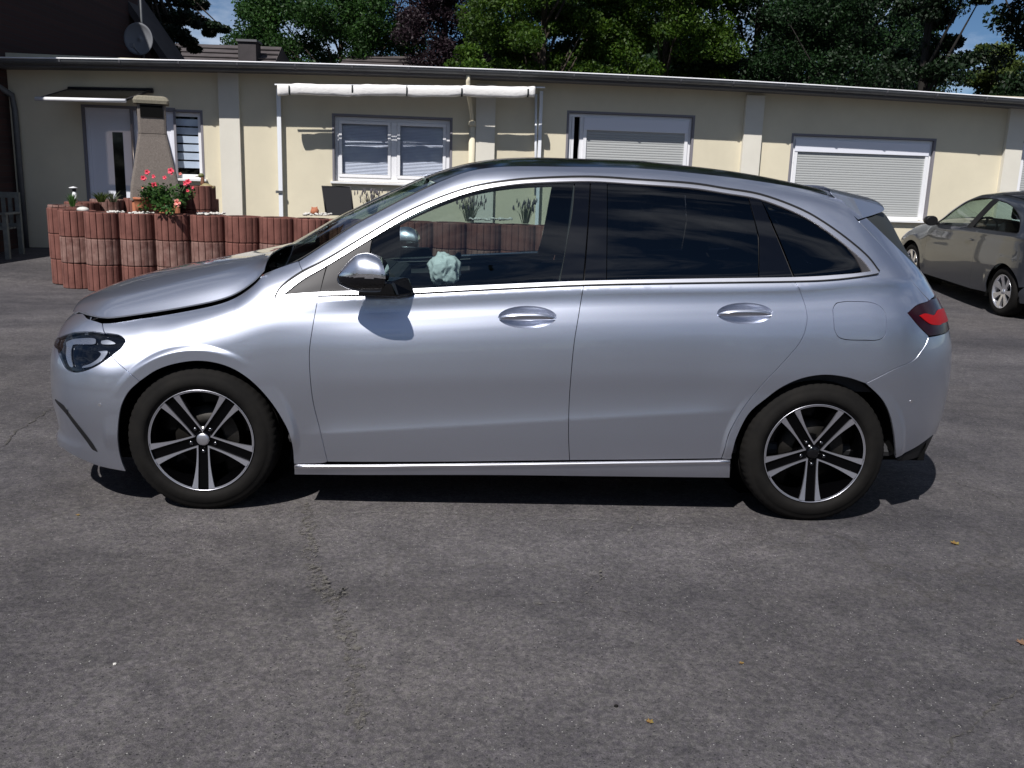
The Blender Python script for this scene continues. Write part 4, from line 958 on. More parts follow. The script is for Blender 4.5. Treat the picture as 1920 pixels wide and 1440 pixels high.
def room(h,parent):
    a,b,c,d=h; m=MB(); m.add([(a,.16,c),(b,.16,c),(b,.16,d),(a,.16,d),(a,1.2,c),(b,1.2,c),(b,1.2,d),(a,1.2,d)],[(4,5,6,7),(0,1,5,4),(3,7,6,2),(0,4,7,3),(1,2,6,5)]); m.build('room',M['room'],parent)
# two-sash window
a,b,c,d=W1
m=MB(); frame_box(m,a+.005,b-.005,c+.006,d-.006,.055,.07,.13); mid=(a+b)/2+.02; m.box(mid-.045,mid+.045,.07,.13,c+.06,d-.06); wf=m.build('window',M['white'],bld,bevel=.004)
surround(W1,wf); sill(W1,wf); room(W1,wf)
for x0,x1 in ((a+.06,mid-.045),(mid+.045,b-.06)):
    m=MB(); frame_box(m,x0+.003,x1-.003,c+.063,d-.063,.048,.055,.10); sh_=m.build('sash',M['white'],wf,bevel=.004)
    m=MB(); m.add([(x0+.05,.087,c+.11),(x1-.05,.087,c+.11),(x1-.05,.087,d-.11),(x0+.05,.087,d-.11)],[(0,1,2,3)]); m.build('pane',M['pane'],sh_,fix=False)
    m=MB()
    for z in np.arange(c+.12,d-.12,.022): m.add([(x0+.05,.125,z),(x1-.05,.125,z),(x1-.05,.140,z+.021),(x0+.05,.140,z+.021)],[(0,1,2,3)])
    b_=m.build('window_blind',M['blind'],sh_); b_['kind']='stuff'
# roller shutter windows
for i,h in enumerate((Rr1,Rr2,W3)):
    a,b,c,d=h
    x0=a+.005+(.22 if i==0 else 0)
    m=MB(); frame_box(m,a+.005,b-.005,c,d-.006,.05,.05,.15)
    if i==0: m.box(a+.06,a+.10,.05,.15,c,d-.05); m.box(a+.19,a+.25,.05,.15,c,d-.05)
    wf=m.build('shuttered_window',M['white'],bld,bevel=.003); surround(h,wf); sill(h,wf); room(h,wf)
    xa=a+.055 if i else a+.25; xb=b-.055
    m=MB(); m.box(xa,xb,.02,.14,d-.25,d-.055); m.build('shutter_box',M['doorwhite'],wf,bevel=.005)
    m=MB(); m.box(xb-.05,xb,.03,.09,c+.01,d-.25); m.build('guide_rail',M['white'],wf); m=MB(); m.box(xa,xa+.05,.03,.09,c+.01,d-.25); m.build('guide_rail',M['white'],wf)
    P_=[];z=c+.012
    m=MB()
    while z<d-.255:
        m.loft([[(x,.057,z),(x,.053,z+.006),(x,.0515,z+.018),(x,.053,z+.032),(x,.057,z+.0375)] for x in (xa+.05,xb-.05)],False,False,False); z+=.038
    b_=m.build('shutter_curtain',M['shutter'],wf,fix=False); b_['kind']='stuff'
# small window with pleated blind
a,b,c,d=W0
m=MB(); frame_box(m,a,b,c,d-.005,.06,.07,.13); wf=m.build('window',M['white'],bld,bevel=.004); surround(W0,wf); sill(W0,wf); room(W0,wf)
m=MB(); m.add([(a+.06,.087,c+.06),(b-.06,.087,c+.06),(b-.06,.087,d-.07),(a+.06,.087,d-.07)],[(0,1,2,3)]); m.build('pane',M['pane'],wf,fix=False)
for k in range(6):
    z1=d-.10-k*.125; m=MB(); m.hexa([(a+.06,.115,z1-.10),(b-.06,.115,z1-.10),(b-.06,.100,z1),(a+.06,.100,z1)],[(a+.06,.125,z1-.10),(b-.06,.125,z1-.10),(b-.06,.11,z1),(a+.06,.11,z1)]); m.build('blind_fold',M['blindlite'],wf)
# door
a,b,c,d=DR
m=MB(); frame_box(m,a+.002,b-.002,c,d-.003,.06,.05,.13); df_=m.build('front_door',M['doorwhite'],bld,bevel=.004); surround(DR,df_)
m=MB(); m.box(a+.063,b-.063,.06,.11,c+.06,d-.063); lf=m.build('door_leaf',M['doorwhite'],df_)
s_=wl(221,300)[0]; m=MB(); m.box(s_-.075,s_+.075,.054,.0595,c+.25,1.95); m.build('door_pane',M['blackgloss'],lf)
s_=wl(251,300)[0]; m=MB(); m.tube([(s_,.0,.75),(s_,.0,1.85)],.014,8); m.tube([(s_,.0,1.55),(s_+.0,.06,1.55)],.01,6); m.tube([(s_,.0,.95),(s_,.06,.95)],.01,6); m.build('door_handle',M['steel'],lf)
# downpipes
m=MB(); sA=wl(884,280)[0]; m.tube([(sA-.10,-OH,2.93),(sA-.10,-OH,2.84),(sA-.09,-.42,2.72),(sA-.02,-.13,2.40),(sA,-.08,2.26),(sA,-.08,2.18)],.032,10); m.tube([(sA,-.08,2.27),(sA,-.08,.2)],.05,12); m.tube([(sA,-.08,2.30),(sA,-.08,2.22)],.060,12); m.build('downpipe',M['plaster'],bld)
m=MB(); sB=-7.44; m.tube([(sB-.45,-OH,2.90),(sB-.45,-OH,2.82),(sB-.25,-.35,2.62),(sB-.02,-.08,2.42),(sB,-.07,2.2),(sB,-.07,.2)],.045,10); m.build('downpipe',M['zinc'],bld)
# ---------------------------------------------------------------- awning frame
aw=thing('rolled_awning',tuple(BO+e_*(wl(765,160)[0])+nn*-.50),'white awning frame with its cloth rolled up and tied under the gutter, two thin posts','awning',rz=BA)
awo=wl(765,160)[0]
def awp(px,py,t=-.50):
    s_,z=wl(px,py,t); return (s_-awo,t+.50,z)
for px in (543,661,763,866,990): pass
pl=awp(514,160);pr=awp(1019,165)
zf=lambda x: pl[2]-.03+(pr[2]-pl[2])*(x-pl[0])/(pr[0]-pl[0])-.03
tp=[awp(px,160)[0] for px in (543,661,763,866,990)]
m=MB(); rings=[]
xsA=np.linspace(pl[0]+.05,pr[0]-.13,90)
for x in xsA:
    d_=min(abs(x-t_) for t_ in tp); k=1-.13*math.exp(-(d_/.04)**2); sag=-.007*math.sin(x*5.3)-.004*math.sin(x*13)
    r=[]
    for j in range(18):
        a=2*math.pi*j/18; rr=(.080*k)*(1+.04*math.sin(3*a+x*6)+.03*math.sin(7*a+x*17)+.02*math.sin(5*a-x*31)); r.append((x,.055*k*math.copysign(abs(math.cos(a))**.7,math.cos(a)),zf(x)+sag+rr*math.copysign(abs(math.sin(a))**.7,math.sin(a))))
    rings.append(r)
m.loft(rings); m.build('awning_cloth',M['awning'],aw)
for t_ in tp:
    m=MB(); z=zf(t_); m.loft([[(t_-.012+dx,.060*.96*math.cos(a),z+.088*.87*math.sin(a)) for a in np.linspace(0,2*math.pi,14,endpoint=False)] for dx in (0,.024)]); m.build('strap',M['strap'],aw)
m=MB(); m.box(pl[0],pr[0],-.01,.05,zf(0)+.075,zf(0)+.10) if False else m.tube([(pl[0],.06,zf(pl[0])+.075),(pr[0]+.03,.06,zf(pr[0])+.075)],.012,8); m.build('top_rail',M['whitecol'],aw)
m=MB(); m.box(pl[0]-.03,pl[0]+.03,.40,.47,.15,zf(pl[0])+.05); m.build('post',M['whitecol'],aw)
m=MB(); m.box(pr[0],pr[0]+.05,.40,.47,.15,zf(pr[0])+.05); m.build('post',M['whitecol'],aw)
m=MB(); m.tube([(pr[0]-.06,.42,zf(pr[0])),(pr[0]-.01,.42,1.2)],.02,8); m.build('brace',M['whitecol'],aw)
m=MB(); m.box(pl[0]-.07,pl[0]+.035,.38,.40,1.12,1.16); m.build('clamp',M['zinc'],aw)
# ---------------------------------------------------------------- door canopy
c0=thing('door_canopy',(float(on(170,175,1,9.4)[0]),9.4,2.5),'small tinted acrylic canopy with a white front rail over the white front door','canopy')
CO=np.array(c0.location)
B0=on(128,167,1,9.72)-CO;B1=on(287,170,1,9.80)-CO;F0=on(66,185,1,8.95)-CO;F1=on(236,189,1,9.0)-CO
def lerp(a,b,t): return a+(b-a)*t
m=MB(); m.hexa([lerp(B0,B1,.06),lerp(B0,B1,.94),lerp(F0,F1,.99),lerp(F0,F1,.06)],[p+np.array([0,0,.012]) for p in (lerp(B0,B1,.06),lerp(B0,B1,.94),lerp(F0,F1,.99),lerp(F0,F1,.06))]); m.build('canopy_sheet',M['canopyglass'],c0)
m=MB(); m.tube([lerp(F0,F1,.0),lerp(F0,F1,1.)],.028,8); m.build('front_rail',M['white'],c0)
m=MB(); m.tube([B0,B1],.035,8); m.build('wall_rail',M['sail'],c0)
for t_ in (.03,.97):
    m=MB(); m.tube([lerp(B0,B1,t_),lerp(F0,F1,t_)],.018,6); m.build('bracket',M['sail'],c0)
# ---------------------------------------------------------------- brick houses
bh=thing('brick_house',(-9.,7.3,0),'tall dark brick house at the left edge, its corner shading the bench and wall','house')
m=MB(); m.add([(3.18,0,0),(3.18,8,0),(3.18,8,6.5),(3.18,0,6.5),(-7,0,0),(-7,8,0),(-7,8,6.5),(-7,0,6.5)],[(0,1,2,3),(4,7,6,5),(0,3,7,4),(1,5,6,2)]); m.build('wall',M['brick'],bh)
m=MB(); m.hexa([(3.4,-.3,6.5),(3.4,8.3,6.5),(-2,8.3,9.5),(-2,-.3,9.5)],[(3.4,-.3,6.65),(3.4,8.3,6.65),(-2,8.3,9.65),(-2,-.3,9.65)]); m.hexa([(-7.3,-.3,6.5),(-7.3,8.3,6.5),(-2,8.3,9.5),(-2,-.3,9.5)],[(-7.3,-.3,6.65),(-7.3,8.3,6.65),(-2,8.3,9.65),(-2,-.3,9.65)]); m.add([(3,0,6.5),(-7,0,6.5),(-2,0,9.4)],[(0,1,2)]); m.build('roof',M['tiledark'],bh)
gh=thing('gabled_house',(-6.5,15.,0),'dark brick gabled house rising behind the low roof, with the satellite dish before it','house')
G0=on(312,118,1,15.);G1=on(222,-12,1,15.)
sl=(G1[2]-G0[2])/(G1[0]-G0[0]); xr_=-6.9; zr=G0[2]+sl*(xr_-G0[0])
xe=G0[0]+.35; ze=G0[2]-.35*abs(sl)
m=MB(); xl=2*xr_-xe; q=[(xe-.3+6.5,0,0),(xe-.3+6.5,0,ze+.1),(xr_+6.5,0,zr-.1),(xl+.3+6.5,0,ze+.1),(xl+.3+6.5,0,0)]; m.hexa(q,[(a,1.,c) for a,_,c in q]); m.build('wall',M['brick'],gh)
m=MB()
for xa in (xe,xl): m.hexa([(xa+6.5,-.25,ze),(xr_+6.5,-.25,zr),(xr_+6.5,1.2,zr),(xa+6.5,1.2,ze)],[(xa+6.5,-.25,ze+.22),(xr_+6.5,-.25,zr+.22),(xr_+6.5,1.2,zr+.22),(xa+6.5,1.2,ze+.22)])
rf_=m.build('roof',M['tiledark'],gh); tag(rf_,kind='stuff') if False else None
# satellite dish on the flat roof
dp=on(262,74,1,11.6); ds=thing('satellite_dish',(dp[0],dp[1],3.1),'round grey satellite dish on a thin mast above the low roof at left','satellite dish')
m=MB(); zc=dp[2]-3.1
rings=[]
for r,dd_ in ((.0001,.06),(.07,.057),(.14,.045),(.20,.025),(.235,.0)): rings.append([(r*math.cos(a)*1.02,-dd_*1.0+.0,r*1.1*math.sin(a)+zc-.15*(-dd_)) for a in np.linspace(0,2*math.pi,36,endpoint=False)])
rings=[[(x,-y-.06,z) for x,y,z in r] for r in rings]
m.loft(rings,True,False); o_=m.build('dish',M['dish'],ds); sm=o_.modifiers.new('s','SOLIDIFY'); sm.thickness=.012
m=MB(); m.tube([(.02,.08,-.1),(.02,.08,zc+.1),(.02,.08,zc+1.6)],.02,8); m.build('mast',M['zinc'],ds)
m=MB(); m.tube([(0,-.05,zc-.24),(0,-.34,zc-.14)],.012,6); m.box(-.03,.03,-.40,-.33,zc-.17,zc-.11); m.build('feed_arm',M['dish'],ds)
# distant houses
def house(D,px0,px1,pyr,pye,hip,label,mat,chim=None,dep=6):
    Lp=atd(px0,pyr,D+dep/2-2.5);Rp=atd(px1,pyr,D+dep/2-2.5);e0=atd(px0,pye,D-2.5)
    x0,x1=Lp[0],Rp[0];y=(Lp[1]+Rp[1])/2-dep/2;zr=(Lp[2]+Rp[2])/2;ze=e0[2]-.3
    h=thing('far_house',((x0+x1)/2,y,0),label,'house'); w_=(x1-x0)/2
    m=MB(); m.box(-w_+.3,w_-.3,.5,dep,0,ze); m.build('wall',M['pilaster'],h)
    m=MB(); zr_=zr-.0; hl=w_*hip
    v=[(-w_,.2,ze),(w_,.2,ze),(w_,dep+.3,ze),(-w_,dep+.3,ze),(-w_+hl,dep/2,zr_),(w_-hl,dep/2,zr_)]
    m.add(v,[(0,1,5,4),(2,3,4,5),(1,2,5),(3,0,4),(0,3,2,1)]); r_=m.build('roof',mat,h)
    # courses of tiles
    n_=int((zr_-ze)/.16)
    m=MB()
    for k in range(n_):
        t=k/n_; a=np.array([-w_+hl*t,.2+(dep/2-.2)*t,ze+(zr_-ze)*t]); b=np.array([w_-hl*t,.2+(dep/2-.2)*t,ze+(zr_-ze)*t])
        m.tube([a+np.array([0,-.02,.03]),b+np.array([0,-.02,.03])],.025,4)
    o_=m.build('tile_course',mat,r_); o_['kind']='stuff'
    if chim:
        c1=atd(chim[0],chim[1],D-2.5+dep/2-1.2); cx=c1[0]-(x0+x1)/2; m=MB(); m.box(cx-.25,cx+.25,dep/2-1.5,dep/2-.9,zr_-2.0,c1[2]); ch=m.build('chimney',M['tiledark'],r_)
        m=MB(); m.box(cx-.29,cx+.29,dep/2-1.55,dep/2-.85,c1[2],c1[2]+.06); m.build('chimney_cap',M['zincdark'],ch)
house(27,290,540,84,116,.10,'house with brown tiled roof and square dark chimney beyond the low building',M['tileroof'],(466,80))
house(30,630,800,104,122,.35,'house with a low dark hipped roof half hidden by green trees',M['tileroof'])
# ---------------------------------------------------------------- planters
def ring_mesh(h,r=.212,th=.045,seed=0,open_=False):
    n=64; m=MB(); rr=random.Random(seed); outer=[];inner=[]
    for i in range(n):
        a=2*math.pi*i/n; g=(i%4==0)
        k=r-(.013 if g else 0.0)+rr.uniform(-.0012,.0012); outer.append((k*math.cos(a),k*math.sin(a)))
        inner.append(((r-th)*math.cos(a),(r-th)*math.sin(a)))
    # narrow grooves: keep neighbours close to the groove
    def ringpts(P,z): return [(x,y,z) for x,y in P]
    op=[]
    for i in range(0,n,4):
        a=2*math.pi*i/n
        for da,k in ((-.028,r-.001),(-.012,r-.014),(.012,r-.014),(.028,r-.001)): op.append((k*math.cos(a+da),k*math.sin(a+da)))
        for f_ in (.33,.66):
            a2=a+2*math.pi*4/n*f_; op.append(((r+.003)*math.cos(a2),(r+.003)*math.sin(a2)))
    k=len(op); ip=[((r-th)*math.cos(2*math.pi*i/k),(r-th)*math.sin(2*math.pi*i/k)) for i in range(k)]
    sc=lambda P,s_:[(x*s_,y*s_) for x,y in P]
    m.loft([ringpts(sc(ip,1),0.01),ringpts(sc(op,.985),.003),ringpts(op,.012),ringpts(op,h-.014),ringpts(sc(op,.98),h-.003),ringpts(sc(ip,1),h-.003),ringpts(sc(ip,1),h-.05)],True,False,False)
    me=m.mesh('planter_stone')
    bm=bmesh.new(); bm.from_mesh(me); bmesh.ops.recalc_face_normals(bm,faces=bm.faces); bm.to_mesh(me); bm.free()
    return me
pth=[(-4.05,7.75),(-4.09,7.36),(-3.93,6.98),(-3.66,6.67),(-3.29,6.50)]
x=-2.88
while x<3.4: pth.append((x,6.50+.02*math.sin(x*2.1))); x+=.412
back=[(-3.87,8.12),(-3.50,8.32),(-3.10,8.42),(-2.7,8.5)]
pl_=thing('stone_planter_wall',(-.5,6.6,0),'curved raised bed edged with grooved red concrete planter rings stacked three high','planter')
ms=[ring_mesh(.308,seed=k) for k in range(3)]; ms2=[me.copy() for me in ms]
for a in ms: a.materials.append(M['stone'])
for a in ms2: a.materials.append(M['stonepale'])
rr=random.Random(5)
def column(x,y,rows,pale=0,z0=None,parent=pl_,off=(-.5,6.6)):
    z=float(gz(y)) if z0 is None else z0
    for k in range(rows):
        me=(ms2 if (rr.random()<(.38 if k==rows-2 else .10)) else ms)[rr.randrange(3)]
        o_=link('planter_stone',me,None,parent,(x-off[0]+rr.uniform(-.004,.004),y-off[1]+rr.uniform(-.006,.006),z+k*.31),(0,0,rr.choice([0,1,2,3])*math.pi/8+rr.uniform(-.02,.02)))
    return z+rows*.31
tops=[]
for (x,y) in pth+back: tops.append((x,y,column(x,y,3)))
# soil in the rings and behind them
for (x,y,z) in tops:
    m=MB(); r_=random.Random(int(x*100)); pts=[(.17*math.cos(a),.17*math.sin(a),0) for a in np.linspace(0,2*math.pi,12,endpoint=False)]
    m.add([(0,0,.03)]+pts,[(0,i+1,(i+1)%12+1) for i in range(12)],True); m.build('ring_soil',M['soil'],pl_,(x+.5,y-6.6,z-.035))
m=MB(); m.loft([[(-3.9+.5,7.0-6.6,.0),(3.5+.5,6.65-6.6,0),(3.5+.5,8.3-6.6,0),(-3.8+.5,8.2-6.6,0)],[(-3.9+.5,7.0-6.6,.80),(3.5+.5,6.65-6.6,.80),(3.5+.5,8.3-6.6,.80),(-3.8+.5,8.2-6.6,.80)]],True,True,False); m.build('bed_soil',M['soil'],pl_)
# higher ring wall behind
q1=on(362,395,1,7.55);q2=on(408,395,1,7.55)
hp=thing('inner_planter_wall',(-2.1,7.6,.6),'short dark red wall of taller planter rings behind the rose bush, ceramic duck on top','planter')
for i,(x,y) in enumerate(((-2.86,7.70),(-2.48,7.60))):
    for k in range(2): link('planter_stone',ms[i%3],None,hp,(x+2.1,y-7.6,.03+k*.31),(0,0,.3*i))
for (x,y) in ((-2.86,7.70),(-2.48,7.60)):
    m=MB(); m.add([(0,0,.02)]+[(.17*math.cos(a),.17*math.sin(a),0) for a in np.linspace(0,2*math.pi,12,endpoint=False)],[(0,i+1,(i+1)%12+1) for i in range(12)],True); m.build('ring_soil',M['soil'],hp,(x+2.1,y-7.6,.61))
# pebbles
def pebble(px,py,y,sx,sy,sz,label,cat='stone',group=None,mat='pebble',seed=0):
    p=on(px,py,1,y); bm=bmesh.new(); bmesh.ops.create_icosphere(bm,subdivisions=2,radius=1); r_=random.Random(seed)
    for v in bm.verts:
        k=1+.12*mn.noise(v.co*1.3+Vector((seed*3.1,0,0))); v.co=Vector((v.co.x*sx,v.co.y*sy,v.co.z*sz))*k
    me=bpy.data.meshes.new('stone'); bm.to_mesh(me); bm.free(); me.polygons.foreach_set('use_smooth',[True]*len(me.polygons))
    o_=link('stone',me,M[mat],None,tuple(p)); return tag(o_,label,cat,group)
pebble(156,393,6.62,.075,.06,.035,'smooth pale oval stone on top of the leftmost front planter ring')
def pebblebed(px0,px1,py,y,n,label,mat='pebble'):
    m=MB(); r_=random.Random(n)
    a=on(px0,py,1,y);b=on(px1,py,1,y)
    for i in range(n):
        t=r_.random(); c=a+(b-a)*t+np.array([0,r_.uniform(-.10,.10),r_.uniform(-.006,.012)]); s_=r_.uniform(.010,.024)
        rings=[[(c[0]+s_*k*math.cos(q),c[1]+s_*k*math.sin(q)*.9,c[2]+z*s_*.7) for q in np.linspace(0,2*math.pi,6,endpoint=False)] for z,k in ((-.8,.4),(-.2,1),(.4,.8),(.8,.3))]
        m.loft(rings,True,True,True)
    o_=m.build('pebbles',M[mat]); return tag(o_,label,'pebbles',kind='stuff')
pebblebed(372,418,401,6.5,90,'white pebbles filling the ring right of the rose bush')
pebblebed(245,285,400,6.5,60,'pale gravel in the ring left of the rose bush')
pebblebed(205,228,398,6.5,40,'white pebbles near the chimney in the second ring')
pebblebed(570,620,402,6.5,60,'pale pebbles round the orange ornament')
pebblebed(880,960,411,6.5,90,'white pebbles in the ring seen through the car window')
# ---------------------------------------------------------------- outdoor fireplace
fp=on(289,300,1,7.25); bb=thing('garden_fireplace',(fp[0],7.25,.8),'grey-brown exposed concrete garden fireplace chimney with flared hood and cap','fireplace',rz=.32)
def sq(hx,hy,z,cx=0,cy=0,r=.03):
    o_=[]
    for sx,sy in ((1,1),(-1,1),(-1,-1),(1,-1)):
        for a0 in ((0,.5,1) if (sx*sy>0) else (1,.5,0)):
            a=a0*math.pi/2; o_.append((cx+sx*(hx-r+r*math.cos(a)),cy+sy*(hy-r+r*math.sin(a)),z))
    return o_
Zp=lambda py: float(on(289,py,1,7.25)[2])-.8
m=MB(); m.loft([sq(.30,.25,Zp(372)-.02),sq(.285,.24,Zp(345)-.02),sq(.245,.22,Zp(318)),sq(.185,.175,Zp(268)),sq(.172,.165,Zp(258)),sq(.170,.162,Zp(252))],True,True,False); body=m.build('hood',M['concrete'],bb)
m=MB(); m.loft([sq(.166,.158,Zp(251)),sq(.166,.158,Zp(198)-.0)],True,True,False); m.build('flue',M['concrete'],bb)
m=MB(); m.loft([sq(.205,.195,Zp(196)),sq(.21,.20,Zp(190)),sq(.19,.18,Zp(184)),sq(.15,.14,Zp(181))],True,True,False); m.build('cap',M['concretecap'],bb)
m=MB(); m.box(-.13,.13,-.170,-.10,Zp(221),Zp(199)); m.box(-.175,-.16,-.05,.05,Zp(218),Zp(202)); m.build('smoke_opening',M['under'],bb)
m=MB(); m.loft([sq(.28,.24,-.3),sq(.28,.24,Zp(373)-.03)],True,True,False); m.build('firebox',M['terracotta'],bb)
# ---------------------------------------------------------------- foliage tools
def leafmesh(name,C_,size,mat,parent=None,flat=.0,seed=0,wid=.55,squash=1.):
    r=np.random.default_rng(seed); n=len(C_); C_=np.asarray(C_)
    u=r.normal(size=(n,3)); u/=np.linalg.norm(u,axis=1)[:,None]; w_=r.normal(size=(n,3)); w_[:,2]+=flat
    v=np.cross(u,w_); v/=np.linalg.norm(v,axis=1)[:,None]+1e-9
    s=size*r.uniform(.6,1.35,n)[:,None]; a=C_-u*s*.5; b=C_+v*s*wid*.5; c=C_+u*s*.5; d=C_-v*s*wid*.5
    V=np.stack([a,b,c,d],1).reshape(-1,3); me=bpy.data.meshes.new(name); me.vertices.add(4*n); me.vertices.foreach_set('co',V.ravel())
    me.loops.add(4*n); me.loops.foreach_set('vertex_index',np.arange(4*n)); me.polygons.add(n); me.polygons.foreach_set('loop_start',np.arange(0,4*n,4)); me.polygons.foreach_set('loop_total',np.full(n,4)); me.update(calc_edges=True)
    return link(name,me,mat,parent)
def tree(base,h,z0,rx,ry,n,size,mat,label,seed,trunk=.15,clump=.8,nc=60,group=None,shape=1.,crown_c=None,hollow=.35,name='tree'):
    r=np.random.default_rng(seed); t=thing(name,base,label,'tree',group)
    zc=(h+z0)/2; hz=(h-z0)/2; cl=[]
    while len(cl)<nc:
        q=r.uniform(-1,1,3); d_=np.linalg.norm(q)
        if d_>1 or d_<hollow: continue
        k=1-.35*max(0,q[2])*shape; cl.append((q[0]*rx*k,q[1]*ry*k,zc+q[2]*hz))
    cl=np.array(cl); rad=clump*r.uniform(.55,1.25,nc); P=[]
    per=n//nc
    for c,ra in zip(cl,rad):
        q=r.normal(size=(per,3)); q/=np.linalg.norm(q,axis=1)[:,None]; q*= (r.random((per,1))**.45)*ra; q[:,2]*=.62; P.append(c+q)
    leafmesh('crown',np.concatenate(P),size,mat,t,flat=.5,seed=seed)
    m=MB(); m.tube([(0,0,-.2),(.05,0,h*.25),(0,.05,h*.5),(.05,0,h*.8)],[trunk,trunk*.75,trunk*.5,trunk*.18],10)
    for c in cl[::5]:
        z=max(h*.15,c[2]-hz*.5); m.tube([(0,0,min(z,h*.7)),(c[0]*.5,c[1]*.5,(z+c[2])/2),tuple(c)],[trunk*.3,trunk*.18,trunk*.06],5)
    m.build('trunk',M['barkdark' if mat in (LB,LD) else 'bark'],t); return t
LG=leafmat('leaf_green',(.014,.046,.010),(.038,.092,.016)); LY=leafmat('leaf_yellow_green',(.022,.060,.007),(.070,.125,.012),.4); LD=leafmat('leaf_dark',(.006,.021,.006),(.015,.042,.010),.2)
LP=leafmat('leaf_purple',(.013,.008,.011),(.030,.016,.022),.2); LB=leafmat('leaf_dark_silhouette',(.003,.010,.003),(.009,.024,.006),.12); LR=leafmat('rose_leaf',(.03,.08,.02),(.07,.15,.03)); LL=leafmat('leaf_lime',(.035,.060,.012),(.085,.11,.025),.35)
def tb(px,D): p=atd(px,300,D); return (float(p[0]),float(p[1]),0.)
tree(tb(640,33),11,.5,3.4,3.0,130000,.115,LG,'broad bright green tree left of the purple beech, beyond the flat roof',11,nc=150,clump=.80,hollow=.0)
tree(tb(505,36),7.6,.5,1.6,1.6,24000,.115,LG,'small green tree beside the dark chimney of the far house',12,nc=40,clump=.55)
tree(tb(832,31),11,1.0,1.35,1.9,70000,.095,LP,'purple copper beech between two green trees',13,nc=110,clump=.62,hollow=0)
tree(tb(1010,24),10,1.2,2.3,2.0,100000,.095,LY,'yellow-green maple just right of the purple beech',14,nc=130,clump=.58,hollow=0)
tree(tb(1235,25),10,1.2,2.1,2.0,80000,.095,LY,'second yellow-green tree, above the first shuttered window',15,nc=110,clump=.56,hollow=0)
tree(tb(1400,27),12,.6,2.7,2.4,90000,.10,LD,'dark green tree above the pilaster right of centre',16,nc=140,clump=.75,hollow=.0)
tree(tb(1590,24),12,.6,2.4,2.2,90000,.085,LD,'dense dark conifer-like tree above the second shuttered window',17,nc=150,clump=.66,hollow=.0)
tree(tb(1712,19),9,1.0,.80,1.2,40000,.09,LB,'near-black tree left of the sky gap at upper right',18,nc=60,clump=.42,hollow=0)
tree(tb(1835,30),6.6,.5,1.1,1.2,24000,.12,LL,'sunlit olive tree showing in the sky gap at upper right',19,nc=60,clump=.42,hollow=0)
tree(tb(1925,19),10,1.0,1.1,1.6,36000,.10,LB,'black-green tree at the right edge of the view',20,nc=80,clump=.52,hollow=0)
tree(tb(1110,40),11,.5,6.0,2.5,60000,.2,LD,'dark background tree glimpsed between the yellow-green trees',21,nc=140,clump=1.2,hollow=0)
tree(tb(1560,40),11,.5,4.6,2.5,50000,.2,LD,'dark background tree behind the conifer-like tree',23,nc=120,clump=1.2,hollow=0)
def branch_tree(base,D,pts,n,size,mat,label,seed):
    r=np.random.default_rng(seed); t=thing('tree',base,label,'tree'); P=[];B_=np.array(base)
    for (px,py,rad) in pts:
        c=atd(px,py,D+r.uniform(-.6,.6))-B_; q=r.normal(size=(n,3)); q/=np.linalg.norm(q,axis=1)[:,None]; q*=(r.random((n,1))**.5)*rad/1738*D; q[:,2]*=.5; P.append(c+q)
    leafmesh('crown',np.concatenate(P),size,mat,t,flat=.8,seed=seed)
    m=MB(); top=atd(pts[0][0],pts[0][1]-60,D)-B_; m.tube([(0,0,-.2),tuple(top*np.array([.5,.5,.6])),tuple(top)],[.22,.16,.08],10)
    for (px,py,rad) in pts:
        c=atd(px,py,D)-B_; m.tube([tuple(top),tuple((top+c)/2+np.array([0,0,.15])),tuple(c)],[.05,.03,.008],5)
    m.build('trunk',M['bark'],t)
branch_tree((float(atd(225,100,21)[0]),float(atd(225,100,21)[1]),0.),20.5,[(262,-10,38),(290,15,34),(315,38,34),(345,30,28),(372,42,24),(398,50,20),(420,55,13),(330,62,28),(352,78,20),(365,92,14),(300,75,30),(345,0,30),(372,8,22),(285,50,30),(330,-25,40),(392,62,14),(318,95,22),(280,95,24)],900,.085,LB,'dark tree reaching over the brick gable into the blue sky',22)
# wood across the yard behind the camera, mirrored in the glass and paint
r=np.random.default_rng(99); P=[]
for k in range(150):
    a=r.uniform(-1.35,1.35); d=r.uniform(19,25); c=np.array([1.2+d*math.sin(a),-4.8-d*math.cos(a),r.uniform(.5,9+2.5*math.sin(k*1.7))]); q=r.normal(size=(170,3)); q/=np.linalg.norm(q,axis=1)[:,None]; P.append(c+q*r.random((170,1))**.4*1.7)
o_=leafmesh('wood',np.concatenate(P),.42,LD,None,seed=98); tag(o_,'line of dark trees across the yard, seen only as a reflection in the car','trees',kind='stuff')
# ---------------------------------------------------------------- roses
rp=on(312,395,1,6.42); rb_=thing('rose_bush',tuple(rp),'low rose bush with pink flowers spilling over the front planter rings','bush')
r=np.random.default_rng(5); P=[]
for k in range(46):
    a=r.uniform(0,2*math.pi); q=r.random()**.5; x=q*.30*math.cos(a)+.02; y=q*.20*math.sin(a); z=r.uniform(-.02,.30)*(1-.45*q)+ (-.10 if (y<-.1 and r.random()<.35) else 0)
    qq=r.normal(size=(34,3)); qq/=np.linalg.norm(qq,axis=1)[:,None]; P.append(np.array([x,y,z+.05])+qq*r.random((34,1))**.5*.075)
leafmesh('leaves',np.concatenate(P),.045,LR,rb_,seed=6,wid=.7)
m=MB()
for k in range(16):
    a=r.uniform(0,2*math.pi); m.tube([(.0,.02,-.06),(.12*math.cos(a),.08*math.sin(a),.12),(.25*math.cos(a),.16*math.sin(a),.30*r.uniform(.6,1.1))],.004,5)
m.build('stems',M['stem'],rb_)
